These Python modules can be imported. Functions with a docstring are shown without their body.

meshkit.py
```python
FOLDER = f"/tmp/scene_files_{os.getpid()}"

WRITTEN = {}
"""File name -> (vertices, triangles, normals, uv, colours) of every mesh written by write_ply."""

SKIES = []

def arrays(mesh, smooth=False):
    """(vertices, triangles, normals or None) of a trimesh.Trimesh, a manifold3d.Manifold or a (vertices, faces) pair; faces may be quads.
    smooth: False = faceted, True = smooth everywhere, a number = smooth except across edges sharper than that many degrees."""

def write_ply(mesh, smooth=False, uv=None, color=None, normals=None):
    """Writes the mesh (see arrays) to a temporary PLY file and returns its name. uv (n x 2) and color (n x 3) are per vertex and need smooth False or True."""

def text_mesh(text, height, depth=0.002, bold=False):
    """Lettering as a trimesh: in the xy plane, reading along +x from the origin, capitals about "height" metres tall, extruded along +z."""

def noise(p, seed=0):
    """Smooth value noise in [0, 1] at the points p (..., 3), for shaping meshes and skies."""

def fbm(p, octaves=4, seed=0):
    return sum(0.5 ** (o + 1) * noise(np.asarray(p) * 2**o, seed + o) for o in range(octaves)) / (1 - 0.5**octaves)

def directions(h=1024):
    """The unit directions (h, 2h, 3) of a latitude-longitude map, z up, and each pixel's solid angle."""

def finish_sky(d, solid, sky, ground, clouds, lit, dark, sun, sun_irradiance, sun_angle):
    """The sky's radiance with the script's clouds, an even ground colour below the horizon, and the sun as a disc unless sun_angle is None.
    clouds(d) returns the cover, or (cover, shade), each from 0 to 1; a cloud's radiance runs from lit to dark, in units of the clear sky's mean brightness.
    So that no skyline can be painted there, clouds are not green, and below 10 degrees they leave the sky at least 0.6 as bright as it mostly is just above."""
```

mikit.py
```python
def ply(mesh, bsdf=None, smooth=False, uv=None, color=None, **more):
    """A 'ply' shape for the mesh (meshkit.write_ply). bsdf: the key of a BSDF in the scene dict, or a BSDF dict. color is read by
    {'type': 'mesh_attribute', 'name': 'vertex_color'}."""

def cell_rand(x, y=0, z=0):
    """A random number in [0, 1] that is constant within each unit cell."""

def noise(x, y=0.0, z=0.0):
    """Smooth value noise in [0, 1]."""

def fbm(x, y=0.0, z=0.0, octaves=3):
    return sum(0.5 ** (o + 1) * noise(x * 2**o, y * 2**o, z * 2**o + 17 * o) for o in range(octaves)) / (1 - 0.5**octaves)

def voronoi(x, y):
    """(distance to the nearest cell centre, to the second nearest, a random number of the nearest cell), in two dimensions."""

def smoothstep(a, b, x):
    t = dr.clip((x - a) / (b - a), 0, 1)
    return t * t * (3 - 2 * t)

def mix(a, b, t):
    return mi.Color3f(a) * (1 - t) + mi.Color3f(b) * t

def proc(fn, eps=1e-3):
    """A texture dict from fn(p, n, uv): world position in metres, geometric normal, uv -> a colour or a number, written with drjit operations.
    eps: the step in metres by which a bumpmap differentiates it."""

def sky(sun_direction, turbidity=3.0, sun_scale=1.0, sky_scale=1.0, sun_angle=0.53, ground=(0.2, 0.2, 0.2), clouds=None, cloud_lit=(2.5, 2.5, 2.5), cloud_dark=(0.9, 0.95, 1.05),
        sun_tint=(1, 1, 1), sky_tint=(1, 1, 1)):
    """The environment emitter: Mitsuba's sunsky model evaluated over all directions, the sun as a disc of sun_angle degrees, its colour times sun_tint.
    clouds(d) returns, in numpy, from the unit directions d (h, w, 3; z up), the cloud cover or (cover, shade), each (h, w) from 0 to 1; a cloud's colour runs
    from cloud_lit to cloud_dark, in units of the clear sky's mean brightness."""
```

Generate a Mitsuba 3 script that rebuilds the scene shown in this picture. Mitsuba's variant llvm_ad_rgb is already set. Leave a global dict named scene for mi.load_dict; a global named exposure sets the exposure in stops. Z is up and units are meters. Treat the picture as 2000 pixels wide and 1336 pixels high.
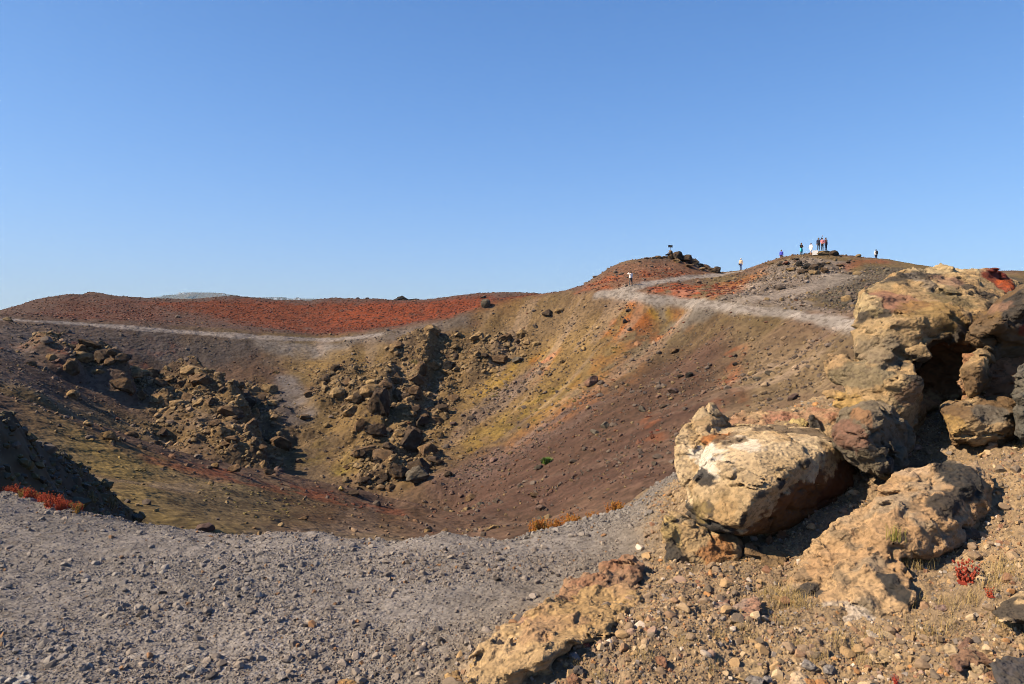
import math
import numpy as np
import trimesh
import drjit as dr
import mitsuba as mi
import manifold3d as m3
from scipy.interpolate import RBFInterpolator, RegularGridInterpolator
from scipy.spatial import ConvexHull, cKDTree
import mikit
import meshkit

T = mi.ScalarTransform4f
scene, labels = {}, {}

# ------------------------------------------------------------------ camera, sky, exposure
EYE = 1.7                      # camera height over the gravel path, metres
FOCAL = 1340.0                 # focal length in pixels of the 2000 px wide picture
exposure = 2.3
KA = 0.66                      # how dark the volcanic ground is against the first estimate of its albedo
scene['camera'] = {
    'type': 'perspective', 'fov': math.degrees(2 * math.atan(1000 / FOCAL)), 'fov_axis': 'x',
    'near_clip': 0.1, 'far_clip': 60000.0,
    'to_world': T().look_at(origin=[0, 0, EYE], target=[0, 100, EYE - 100 * 18 / FOCAL], up=[0, 0, 1]),
}
SUN_AZ, SUN_EL = math.radians(14), math.radians(38)      # from the left, a little behind the camera
SUN = (-math.cos(SUN_EL) * math.cos(SUN_AZ), -math.cos(SUN_EL) * math.sin(SUN_AZ), math.sin(SUN_EL))


def horizon_haze(d):
    return (0.76 - 0.2 * d[..., 0]) * np.exp(-np.maximum(d[..., 2], 0) / 0.115)


scene['sky'] = mikit.sky(SUN, turbidity=3.0, sun_scale=1.62, sun_tint=(1.0, 0.965, 0.91), sky_tint=(0.64, 0.89, 1.18), ground=(0.08, 0.07, 0.06), clouds=horizon_haze, cloud_lit=(1.3, 1.36, 1.38))

# ------------------------------------------------------------------ small helpers
PITCH = math.atan(18 / FOCAL)
CP, SP = math.cos(PITCH), math.sin(PITCH)
rng = np.random.default_rng(7)
noise, fbm = meshkit.noise, meshkit.fbm


def P(u, v, y):
    """The point of the place at y metres ahead that the survey of the photograph puts at (u, v)."""
    u, v, y = np.broadcast_arrays(np.asarray(u, float), np.asarray(v, float), np.asarray(y, float))
    dx, dz = (u - 1000) / FOCAL, (668 - v) / FOCAL
    dy, dz2 = CP + dz * SP, -SP + dz * CP
    return np.stack([dx / dy * y, y, EYE + dz2 / dy * y], -1)


def sstep(a, b, x):
    t = np.clip((x - a) / (b - a), 0, 1)
    return t * t * (3 - 2 * t)


def lerp(a, b, t):
    return np.asarray(a) * (1 - t) + np.asarray(b) * t


def n3(x, y, z=0.0, s=1.0, o=4, seed=0):
    """fbm noise centred on 0."""
    x, y, z = np.broadcast_arrays(x, y, z)
    return fbm(np.stack([x * s, y * s, z * s], -1), o, seed) - 0.5


def tag(key, label=None, category=None, group=None, kind=None):
    d = {k: v for k, v in (('label', label), ('category', category), ('group', group), ('kind', kind)) if v}
    if d:
        labels[key] = d


COUNT = {}


def numbered(name):
    n = COUNT.get(name, -1) + 1
    COUNT[name] = n
    return name if n == 0 else f'{name}_{n:03d}'


def principled(base, rough=0.9, spec=0.25, **more):
    return {'type': 'principled', 'base_color': base, 'roughness': rough, 'specular': spec, **more}


VC = {'type': 'mesh_attribute', 'name': 'vertex_color'}


def near_grain(p, n, uv):
    return mikit.fbm(p.x * 55, p.y * 55, p.z * 55, 3)


def far_grain(p, n, uv):
    return mikit.fbm(p.x * 3.2, p.y * 3.2, p.z * 3.2, 3)




def near_speck(p, n, uv):
    a, b = mikit.fbm(p.x * 46, p.y * 46, p.z * 46, 3), mikit.noise(p.x * 7, p.y * 7, p.z * 7)
    return mikit.smoothstep(0.50, 0.66, a) * (0.2 + 0.42 * b)


def far_speck(p, n, uv):
    return mikit.smoothstep(0.46, 0.66, mikit.fbm(p.x * 3.6, p.y * 3.6, p.z * 3.6, 3)) * 0.45


scene['stone_near'] = {'type': 'twosided', 'bsdf': {'type': 'bumpmap', 'arbitrary': mikit.proc(near_grain, 2e-3), 'scale': 0.028, 'bsdf': {
    'type': 'blendbsdf', 'weight': mikit.proc(near_speck), 'first': principled(VC), 'second': principled({'type': 'rgb', 'value': [.045, .036, .028]})}}}
scene['ground_far'] = {'type': 'twosided', 'bsdf': {'type': 'bumpmap', 'arbitrary': mikit.proc(far_grain, 3e-2), 'scale': 0.16, 'bsdf': {
    'type': 'blendbsdf', 'weight': mikit.proc(far_speck), 'first': principled(VC, 0.95, 0.1), 'second': principled({'type': 'rgb', 'value': [.024, .018, .014]}, .95, .1)}}}
scene['plain'] = {'type': 'twosided', 'bsdf': principled(VC, 0.85, 0.2)}
scene['leaf'] = {'type': 'twosided', 'bsdf': principled(VC, 0.7, 0.3)}

# ------------------------------------------------------------------ the crater and the hills: one surveyed height field
CREST = [  # crest of the red hills beyond the rim
    (-60, 622, 108), (0, 608, 112), (60, 603, 118), (120, 594, 122), (165, 583, 124), (250, 582, 126), (300, 585, 127), (380, 584, 128), (450, 578, 130), (480, 579, 130), (550, 586, 130),
    (600, 587, 130), (650, 582, 130), (700, 584, 130), (740, 585, 129), (830, 587, 127), (880, 580, 125), (930, 573, 122), (1000, 573, 118), (1060, 576, 114), (1110, 588, 108)]
CREST2 = [  # crest of the two summits
    (1115, 580, 95), (1150, 550, 95), (1200, 519, 97), (1230, 509, 99), (1260, 505, 100), (1290, 503, 101), (1320, 502, 101), (1360, 518, 101), (1400, 534, 101), (1447, 528, 104), (1490, 516, 99),
    (1526, 505, 97), (1560, 501, 95), (1605, 494, 95), (1640, 500, 98), (1660, 510, 104), (1711, 512, 112), (1750, 514, 108), (1790, 522, 104), (1830, 527, 100), (1900, 530, 98), (2060, 540, 96)]
RIM = [(-60, 620, 74), (0, 622, 76), (75, 626, 78), (150, 630, 80), (225, 635, 82), (300, 641, 84), (375, 647, 86), (450, 652, 87), (510, 657, 88), (560, 659, 89), (600, 661, 90), (640, 661, 90), (700, 656, 90), (760, 648, 90),
       (830, 636, 90), (900, 622, 90), (950, 605, 91), (1010, 590, 91), (1060, 580, 90), (1110, 574, 88), (1160, 571, 84)]
BODY = [
    # hill faces behind the rim
    (600, 650, 98), (600, 618, 114), (300, 632, 94), (300, 608, 112), (900, 612, 100), (900, 596, 112), (150, 622, 92), (150, 597, 110), (30, 617, 92), (450, 640, 98), (450, 610, 114), (750, 640, 97), (750, 612, 112), (1000, 583, 102),
    # dips behind and between the crests
    (1060, 592, 104), (1110, 592, 104), (1150, 572, 105), (1000, 586, 107), (1030, 584, 112), (1085, 590, 98), (1170, 556, 106), (120, 588, 111), (60, 600, 108), (165, 585, 114), (165, 581, 131), (120, 588, 130), (220, 588, 115), (60, 602, 128), (240, 588, 132),
    # left and far wall
    (0, 650, 70), (0, 700, 60), (0, 740, 50), (70, 762, 50), (150, 700, 72), (150, 760, 62), (150, 812, 53), (70, 700, 66),
    (300, 690, 80), (450, 700, 83), (600, 705, 85), (750, 690, 85), (850, 670, 86), (300, 720, 78), (300, 790, 69), (300, 850, 61), (450, 730, 80), (450, 800, 71), (450, 870, 63), (480, 925, 59), (380, 900, 58), (300, 885, 57), (235, 862, 54),
    (600, 760, 78), (600, 850, 68), (600, 930, 60), (700, 740, 80), (700, 800, 72), (750, 860, 67), (780, 920, 61), (680, 950, 57), (800, 740, 81), (850, 720, 83), (900, 800, 72), (950, 690, 84), (900, 870, 65), (850, 950, 56), (900, 920, 59), (740, 980, 55), (560, 945, 58),
    # the wall below the summits
    (1000, 640, 88), (1000, 720, 80), (1000, 800, 71), (1000, 880, 61), (1000, 960, 50), (1000, 1025, 40), (1100, 620, 84), (1100, 700, 75), (1100, 800, 64), (1100, 900, 52), (1100, 985, 41), (1200, 620, 80), (1200, 700, 70), (1200, 800, 58), (1200, 900, 46), (1200, 960, 37),
    (1300, 645, 73), (1300, 700, 66), (1300, 800, 53), (1300, 900, 40), (1320, 945, 33), (1400, 625, 66), (1400, 700, 59), (1400, 770, 50), (1500, 645, 59), (1500, 700, 54), (1500, 800, 43), (1600, 665, 52), (1600, 740, 45), (1630, 810, 37), (1690, 650, 46), (1700, 700, 41), (1700, 800, 33),
    (1830, 662, 38), (1900, 700, 34),
    # the spur in front of the crater floor
    (0, 765, 33), (70, 793, 34), (160, 828, 36), (235, 880, 39), (300, 893, 41), (420, 920, 43.5), (530, 945, 45.5), (700, 973, 48), (800, 992, 46), (100, 845, 29), (200, 920, 25), (260, 962, 21), (350, 960, 24), (300, 1005, 18.5), (450, 1000, 22.5), (600, 1000, 30), (500, 1032, 19.5),
    (700, 1035, 28), (850, 1038, 33), (780, 1005, 42), (900, 1005, 43),
    # the two summits
    (1150, 560, 88), (1200, 530, 94), (1200, 545, 89), (1232, 557, 81), (1200, 566, 80), (1270, 553, 84), (1330, 544, 90), (1400, 538, 96), (1300, 530, 94), (1250, 541, 88), (1360, 536, 96), (1280, 562, 80), (1350, 562, 81), (1420, 552, 87), (1450, 541, 93), (1350, 579, 75), (1290, 580, 76), (1440, 577, 74),
    (1260, 586, 76), (1360, 593, 70.5), (1450, 603, 64.5), (1550, 614, 57), (1670, 638, 47.5), (1480, 580, 73), (1560, 582, 69), (1560, 550, 81), (1500, 540, 90), (1600, 601, 59), (1640, 611, 54), (1690, 626, 48),
    (1580, 525, 88), (1650, 530, 88), (1700, 540, 82), (1750, 560, 71), (1620, 570, 70), (1700, 600, 57), (1780, 600, 55), (1850, 600, 56), (1950, 620, 50), (1800, 640, 44),
]
WORLD = [  # what the photograph does not show: floor of gullies, ground behind the crests, the near wall
    (-25, 48, -8.6), (-32, 46, -5.6), (-36, 40, -3.4), (-18, 52, -11.6), (-11, 55, -12.9), (-6, 52, -12.6),
    (0, 14, -4.3), (0, 20, -5.8), (-5, 14, -3.9), (-5, 20, -5.2), (4, 14, -4.4), (5, 20, -5.8), (-10, 16, -2.9), (-14, 16, -2.2), (-16, 12, -2.2), (-22, 14, -0.6), (-30, 20, 1.0), (-40, 30, 1.5),
    (10, 14, -1.0), (9, 20, -4.2), (14, 20, 0.4), (20, 26, 1.8), (14, 11, 1.1), (25, 30, 2.4), (30, 20, 3), (40, 40, 4), (60, 60, 6), (-60, 60, 4), (-70, 80, 4), (-80, 40, 3), (45, 55, 4.5),
    (80, 90, 4), (120, 60, 0), (-120, 80, 0), (-140, 140, -4), (0, 170, -9), (60, 160, -8), (-60, 180, -7), (-110, 190, -10), (120, 150, -10), (0, 260, -40), (-150, 260, -40), (150, 260, -40), (-200, 60, -15), (200, 60, -15), (200, 0, -15), (-200, 0, -10)]


def terrain_fit():
    c = [P(*t) for t in CREST + CREST2 + RIM + BODY]
    behind = []
    for t in CREST:
        p = P(*t)
        behind += [p + [0, 14, -3.0]]
    for t in CREST2:
        p = P(*t)
        if t[0] not in (1400, 1447):
            behind += [p + [0.12 * 16, 16, -3.6]]
    pts = np.array(c + behind + [np.array(w, float) for w in WORLD])
    return RBFInterpolator(pts[:, :2], pts[:, 2], kernel='thin_plate_spline', smoothing=0.6)


TPS = terrain_fit()

# ------------------------------------------------------------------ the near ground: path, its edge, the mound on the right
EDGE = np.array([(-30, 9.5), (-9, 7.7), (-5.3, 7.15), (-4.5, 6.65), (-3.6, 6.22), (-2.6, 5.92), (-1.8, 5.84), (-1.0, 5.84), (0, 5.95), (0.6, 6.5), (1.05, 7.1), (1.5, 7.7), (2.0, 8.3), (3, 8.6), (4, 8.8), (7, 9.2), (16, 10.5), (40, 14)], float)
NEAR = [(-6, 7, .10), (-7, 3, .12), (-3, 5, 0), (0, 3, 0), (0, 5.5, 0), (1.0, 6.2, .03), (1.7, 7.2, .08), (0, 0, 0), (-4, 0, 0), (2.2, 7.7, .16), (-2, 3, 0), (-2.5, 6, 0.02), (-5, 6.5, .06),
        (-.25, 3.35, .02), (0, 3.3, .10), (.48, 3.2, .19), (.72, 3.73, .205), (.58, 4.2, .07), (.95, 4.5, .15), (.85, 5.2, .04), (1.2, 4.02, .17), (1.12, 2.99, .2), (1.5, 2.89, .2), (1.97, 2.64, .27), (1.62, 3.5, .19), (1.95, 3.45, .22), (1.45, 4.05, .17),
        (2.26, 3.57, .36), (2.6, 3.95, .43), (2.8, 4.1, .49), (2.68, 3.5, .44), (3.2, 4.47, .8), (3.06, 4.14, .64), (2.85, 5.1, .62), (2.28, 6.1, .84), (2.9, 6.0, .88), (2.0, 6.36, .68), (1.57, 6.0, .28), (1.3, 5.4, .16), (1.8, 5.2, .3), (2.3, 5.0, .4), (1.9, 4.6, .26), (2.4, 4.4, .4),
        (3.5, 7, 1.0), (4.5, 6, 1.15), (5, 4, .95), (3, 8, .7), (6, 8, 1.1), (2.6, 8.1, .4), (3, 1, .42), (1.5, 1, .25), (.8, 2, .12), (5, 2, .75), (.2, 2, .02), (9, 5, 1.4), (9, 9, 1.3), (-10, 5, .3), (-20, 6, .6), (15, 6, 1.6), (20, 0, 1.2), (-20, -10, 0), (20, -10, 1)]
NT = np.array(NEAR, float)
NTPS = RBFInterpolator(NT[:, :2], NT[:, 2], kernel='thin_plate_spline', smoothing=0.002)
BANK = np.array([(-6.1, 5, .95), (-6.4, 7.5, .85), (-6.72, 9, .69), (-7.09, 10, .21), (-7.6, 11.5, -.26), (-8.05, 13, -.88), (-7.96, 13.6, -1.4), (-7.78, 14.2, -2.04), (-7.4, 16, -3.6)], float)


def beyond(x, y):
    ye = np.interp(x, EDGE[:, 0], EDGE[:, 1])
    slope = np.gradient(np.interp(np.linspace(-30, 40, 1401), EDGE[:, 0], EDGE[:, 1]), 0.05)
    c = 1 / np.sqrt(1 + np.interp(x, np.linspace(-30, 40, 1401), slope) ** 2)
    return (y - ye) * c


def near_base(x, y):
    q = np.stack([np.clip(x, -20, 20), np.clip(y, -10, 11)], -1).reshape(-1, 2)
    z = NTPS(q).reshape(np.shape(x))
    d = beyond(x, y)
    s = 0.16
    z = z - 0.66 * s * np.logaddexp(0, (d - 0.12) / s)
    return z


def bank_z(x, y):
    xc, zc = np.interp(y, BANK[:, 1], BANK[:, 0]), np.interp(y, BANK[:, 1], BANK[:, 2])
    wob = 0.5 * n3(x, y, 0, 0.9, 3, 5)
    r = x - xc + wob * 0.6
    z = zc + wob * 0.25 - np.where(r > 0, 1.45 * r, -0.22 * -r)
    return np.where(r > 0, zc + wob * .25 - 1.45 * r, zc + wob * .25 + 0.25 * r) - 6 * sstep(15.5, 19, y)


def outcrop(x, y):
    """0..1 where bedrock and blocks break out of the crater wall."""
    m = np.zeros(np.shape(x))
    for cx, cy, rx, ry, a in OUTCROPS:
        ca, sa = math.cos(a), math.sin(a)
        dx, dy = x - cx, y - cy
        m = np.maximum(m, 1 - sstep(0.55, 1.15, np.hypot((dx * ca + dy * sa) / rx, (-dx * sa + dy * ca) / ry) + 0.9 * n3(x, y, 0, .25, 3, 3)))
    return m


OUTCROPS = [tuple(P(u, v, y)[:2]) + (rx, ry, a) for u, v, y, rx, ry, a in [
    (130, 720, 69, 5, 3.4, 0), (250, 750, 72, 7, 4.4, .3), (310, 770, 72, 6, 4, 0), (430, 800, 71, 8, 9, 0), (500, 860, 65, 6, 7, 0), (440, 900, 61, 9, 4, 0),
    (735, 770, 76, 6, 7, .3), (790, 790, 74, 6, 9, .4), (770, 900, 63, 6, 7, 0), (820, 700, 84, 6, 4, .2), (930, 700, 83, 9, 4, .1), (655, 735, 80, 4, 4, 0)]]


RIBS = [  # spines of bedrock that stand out of the wall: from, to, height, width on the sunny side, width on the shaded side
    ((375, 735, 77), (450, 800, 71), 2.6, 6, 1.6), ((440, 790, 72), (500, 910, 60), 2.5, 8, 1.5), ((215, 735, 73), (250, 775, 68), 3.0, 4, 1.2), ((300, 745, 73), (335, 800, 68), 1.8, 4, 1.2), ((110, 705, 69), (145, 735, 66), 2.2, 4, 1.3), ((170, 720, 71), (205, 755, 67), 1.6, 3, 1.2),
    ((830, 685, 85), (815, 760, 78), 1.8, 5, 1.6), ((760, 745, 79), (735, 850, 69), 2.2, 5, 1.8), ((815, 800, 74), (760, 930, 61), 1.4, 5, 1.8), ((985, 690, 84), (930, 715, 82), 1.2, 4, 1.6), ((690, 740, 80), (640, 790, 75), 1.0, 4, 2), ((395, 850, 66), (440, 915, 60), 1.6, 4, 1.4),
    ((200, 858, 38), (330, 898, 42), .5, 1.6, 6), ((330, 898, 42), (530, 945, 45.5), .55, 1.6, 6), ((530, 945, 45.5), (700, 973, 48), .6, 1.6, 6), ((700, 973, 48), (800, 992, 46), .6, 1.6, 5)]
RIBS = [(P(*a)[:2], P(*b)[:2], h, wl, wr) for a, b, h, wl, wr in RIBS]


def ribs(x, y):
    out = np.zeros(np.shape(x))
    wx, wy = x + 1.6 * n3(x, y, 0, .35, 3, 15), y + 1.6 * n3(x, y, 0, .35, 3, 16)
    for a, b, h, wl, wr in RIBS:
        t = b - a
        L = np.hypot(*t)
        t = t / L
        nrm = np.array([-t[1], t[0]])
        nrm = nrm if nrm[0] > 0 else -nrm
        s = (wx - a[0]) * t[0] + (wy - a[1]) * t[1]
        d = (wx - a[0]) * nrm[0] + (wy - a[1]) * nrm[1]
        e = np.clip(np.maximum(-s, s - L), 0, None)
        p = np.where(d < 0, 1 - sstep(0, wl, -d), 1 - sstep(0, wr, d)) * (1 - sstep(0, 3, e))
        out = np.maximum(out, h * p * (.75 + .7 * (n3(x, y, 0, .5, 2, 17) + .3)))
    return out


def far_z(x, y, detail=True):
    q = np.stack([x, y], -1).reshape(-1, 2)
    z = TPS(q).reshape(np.shape(x))
    d = beyond(x, y)
    ext = near_base(x, y) - 0.25 * (1 - sstep(1.2, 3.0, d)) - 1.5 * (1 - sstep(-1.0, 0.6, d))
    z = lerp(ext, z, sstep(2.2, 9.0, d))
    loc = (x > -30) & (x < 0) & (y < 20)
    z = np.where(loc, np.maximum(z, bank_z(x, y)), z)
    if detail:
        th, rr = np.arctan2(y - 56, x + 11), np.hypot(x + 11, y - 56)
        z = z + .34 * n3(th * 11, rr * .07, 0, 1, 3, 18) * sstep(7, 22, rr) * sstep(60, 40, rr)
        o = outcrop(x, y)
        calm = sstep(4, 16, d) * 0.75 + .25
        z = z + calm * (0.55 * n3(x, y, 0, .16, 3, 1) + 0.22 * n3(x, y, 0, .7, 3, 2) + .10 * n3(x, y, 0, 2.3, 2, 4))
        ridg = 1 - np.abs(2 * noise(np.stack([x * .33, y * .33, z * .25], -1), 6) - 1)
        blk = np.abs(n3(x, y, z, .55, 3, 8)) * 3.2
        z = z + ribs(x, y)
        z = z + o * (1.5 * (ridg - 0.62) + .7 * (blk - .35) + .5 * n3(x, y, 0, 1.3, 3, 12))
        bk = np.exp(-((x + 7.3) / 2.2) ** 2) * sstep(20, 15, y)
        z = z + bk * (0.5 * n3(x, y, 0, 1.6, 4, 9))
    return z


def axis(parts):
    return np.concatenate([np.arange(a, b, s) for a, b, s in parts])


GX = axis([(-200, -110, 5), (-110, -74, 1.0), (-74, -56, .4), (-56, 28, .24), (28, 50, .34), (50, 75, .8), (75, 205, 5)])
GY = axis([(4.5, 20, .12), (20, 104, .24), (104, 134, .4), (134, 180, 1.5), (180, 262, 8)])
XX, YY = np.meshgrid(GX, GY, indexing='ij')
# survey grid on which the fit is evaluated once, coarser where it is smooth
cx, cy = axis([(-200, -110, 10), (-110, 75, .8), (75, 215, 10)]), axis([(4.5, 20, .4), (20, 134, .8), (134, 275, 8)])
_cz = TPS(np.stack(np.meshgrid(cx, cy, indexing='ij'), -1).reshape(-1, 2)).reshape(len(cx), len(cy))
from scipy.interpolate import RectBivariateSpline
_spl = RectBivariateSpline(cx, cy, _cz, kx=3, ky=3, s=0)


class _Fit:
    def __call__(self, q):
        return _spl.ev(q[:, 0], q[:, 1])


TPS = _Fit()
ZZ = far_z(XX, YY)
_surf = RegularGridInterpolator((GX, GY), ZZ, bounds_error=False, fill_value=-50.0)


def height(x, y):
    return _surf(np.stack(np.broadcast_arrays(x, y), -1))


def spot(u, v, y0=9.0, y1=150.0):
    """Where the line of sight through (u, v) first meets the crater or the hills."""
    u, v = np.broadcast_arrays(np.asarray(u, float), np.asarray(v, float))
    ys = np.concatenate([np.arange(y0, 30, .08), np.arange(30, y1, .12)])
    p = P(u[..., None], v[..., None], ys)
    below = p[..., 2] < height(p[..., 0], p[..., 1])
    k = np.argmax(below, -1)
    k = np.where(below.any(-1), k, len(ys) - 1)
    return np.take_along_axis(p, k[..., None, None], -2)[..., 0, :]


def grid_faces(nx, ny):
    i = np.arange(nx * ny).reshape(nx, ny)
    a, b, c, d = i[:-1, :-1].ravel(), i[1:, :-1].ravel(), i[1:, 1:].ravel(), i[:-1, 1:].ravel()
    return np.vstack([np.stack([a, b, c], 1), np.stack([a, c, d], 1)])


# ------------------------------------------------------------------ what lies on the ground where: cover and soil, in plan
import shapely


def plan(pixels):
    p = spot(*np.array(pixels, float).T)[:, :2]
    return shapely.make_valid(shapely.Polygon(p)).buffer(0.01)


def inside(poly, x, y, soft=1.0, rough=1.2, freq=.5, seed=11):
    """0..1, soft and ragged edge, of a patch of ground given in plan."""
    out = np.zeros(np.shape(x))
    x0, y0, x1, y1 = poly.bounds
    k = (x > x0 - 4) & (x < x1 + 4) & (y > y0 - 4) & (y < y1 + 4)
    px, py = x[k], y[k]
    if len(px):
        d = shapely.distance(shapely.points(px, py), poly.boundary)
        d = np.where(shapely.contains_xy(poly, px, py), -d, d)
        out[k] = 1 - sstep(-soft, soft, d + rough * 2 * n3(px, py, 0, freq, 3, seed))
    return out


def strip(pixels, width):
    a = np.array(pixels, float)
    u = np.arange(a[0, 0], a[-1, 0] + 1, 11.0)
    p = spot(u, np.interp(u, a[:, 0], a[:, 1]))[:, :2]
    return shapely.LineString(p).buffer(width / 2)


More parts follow.
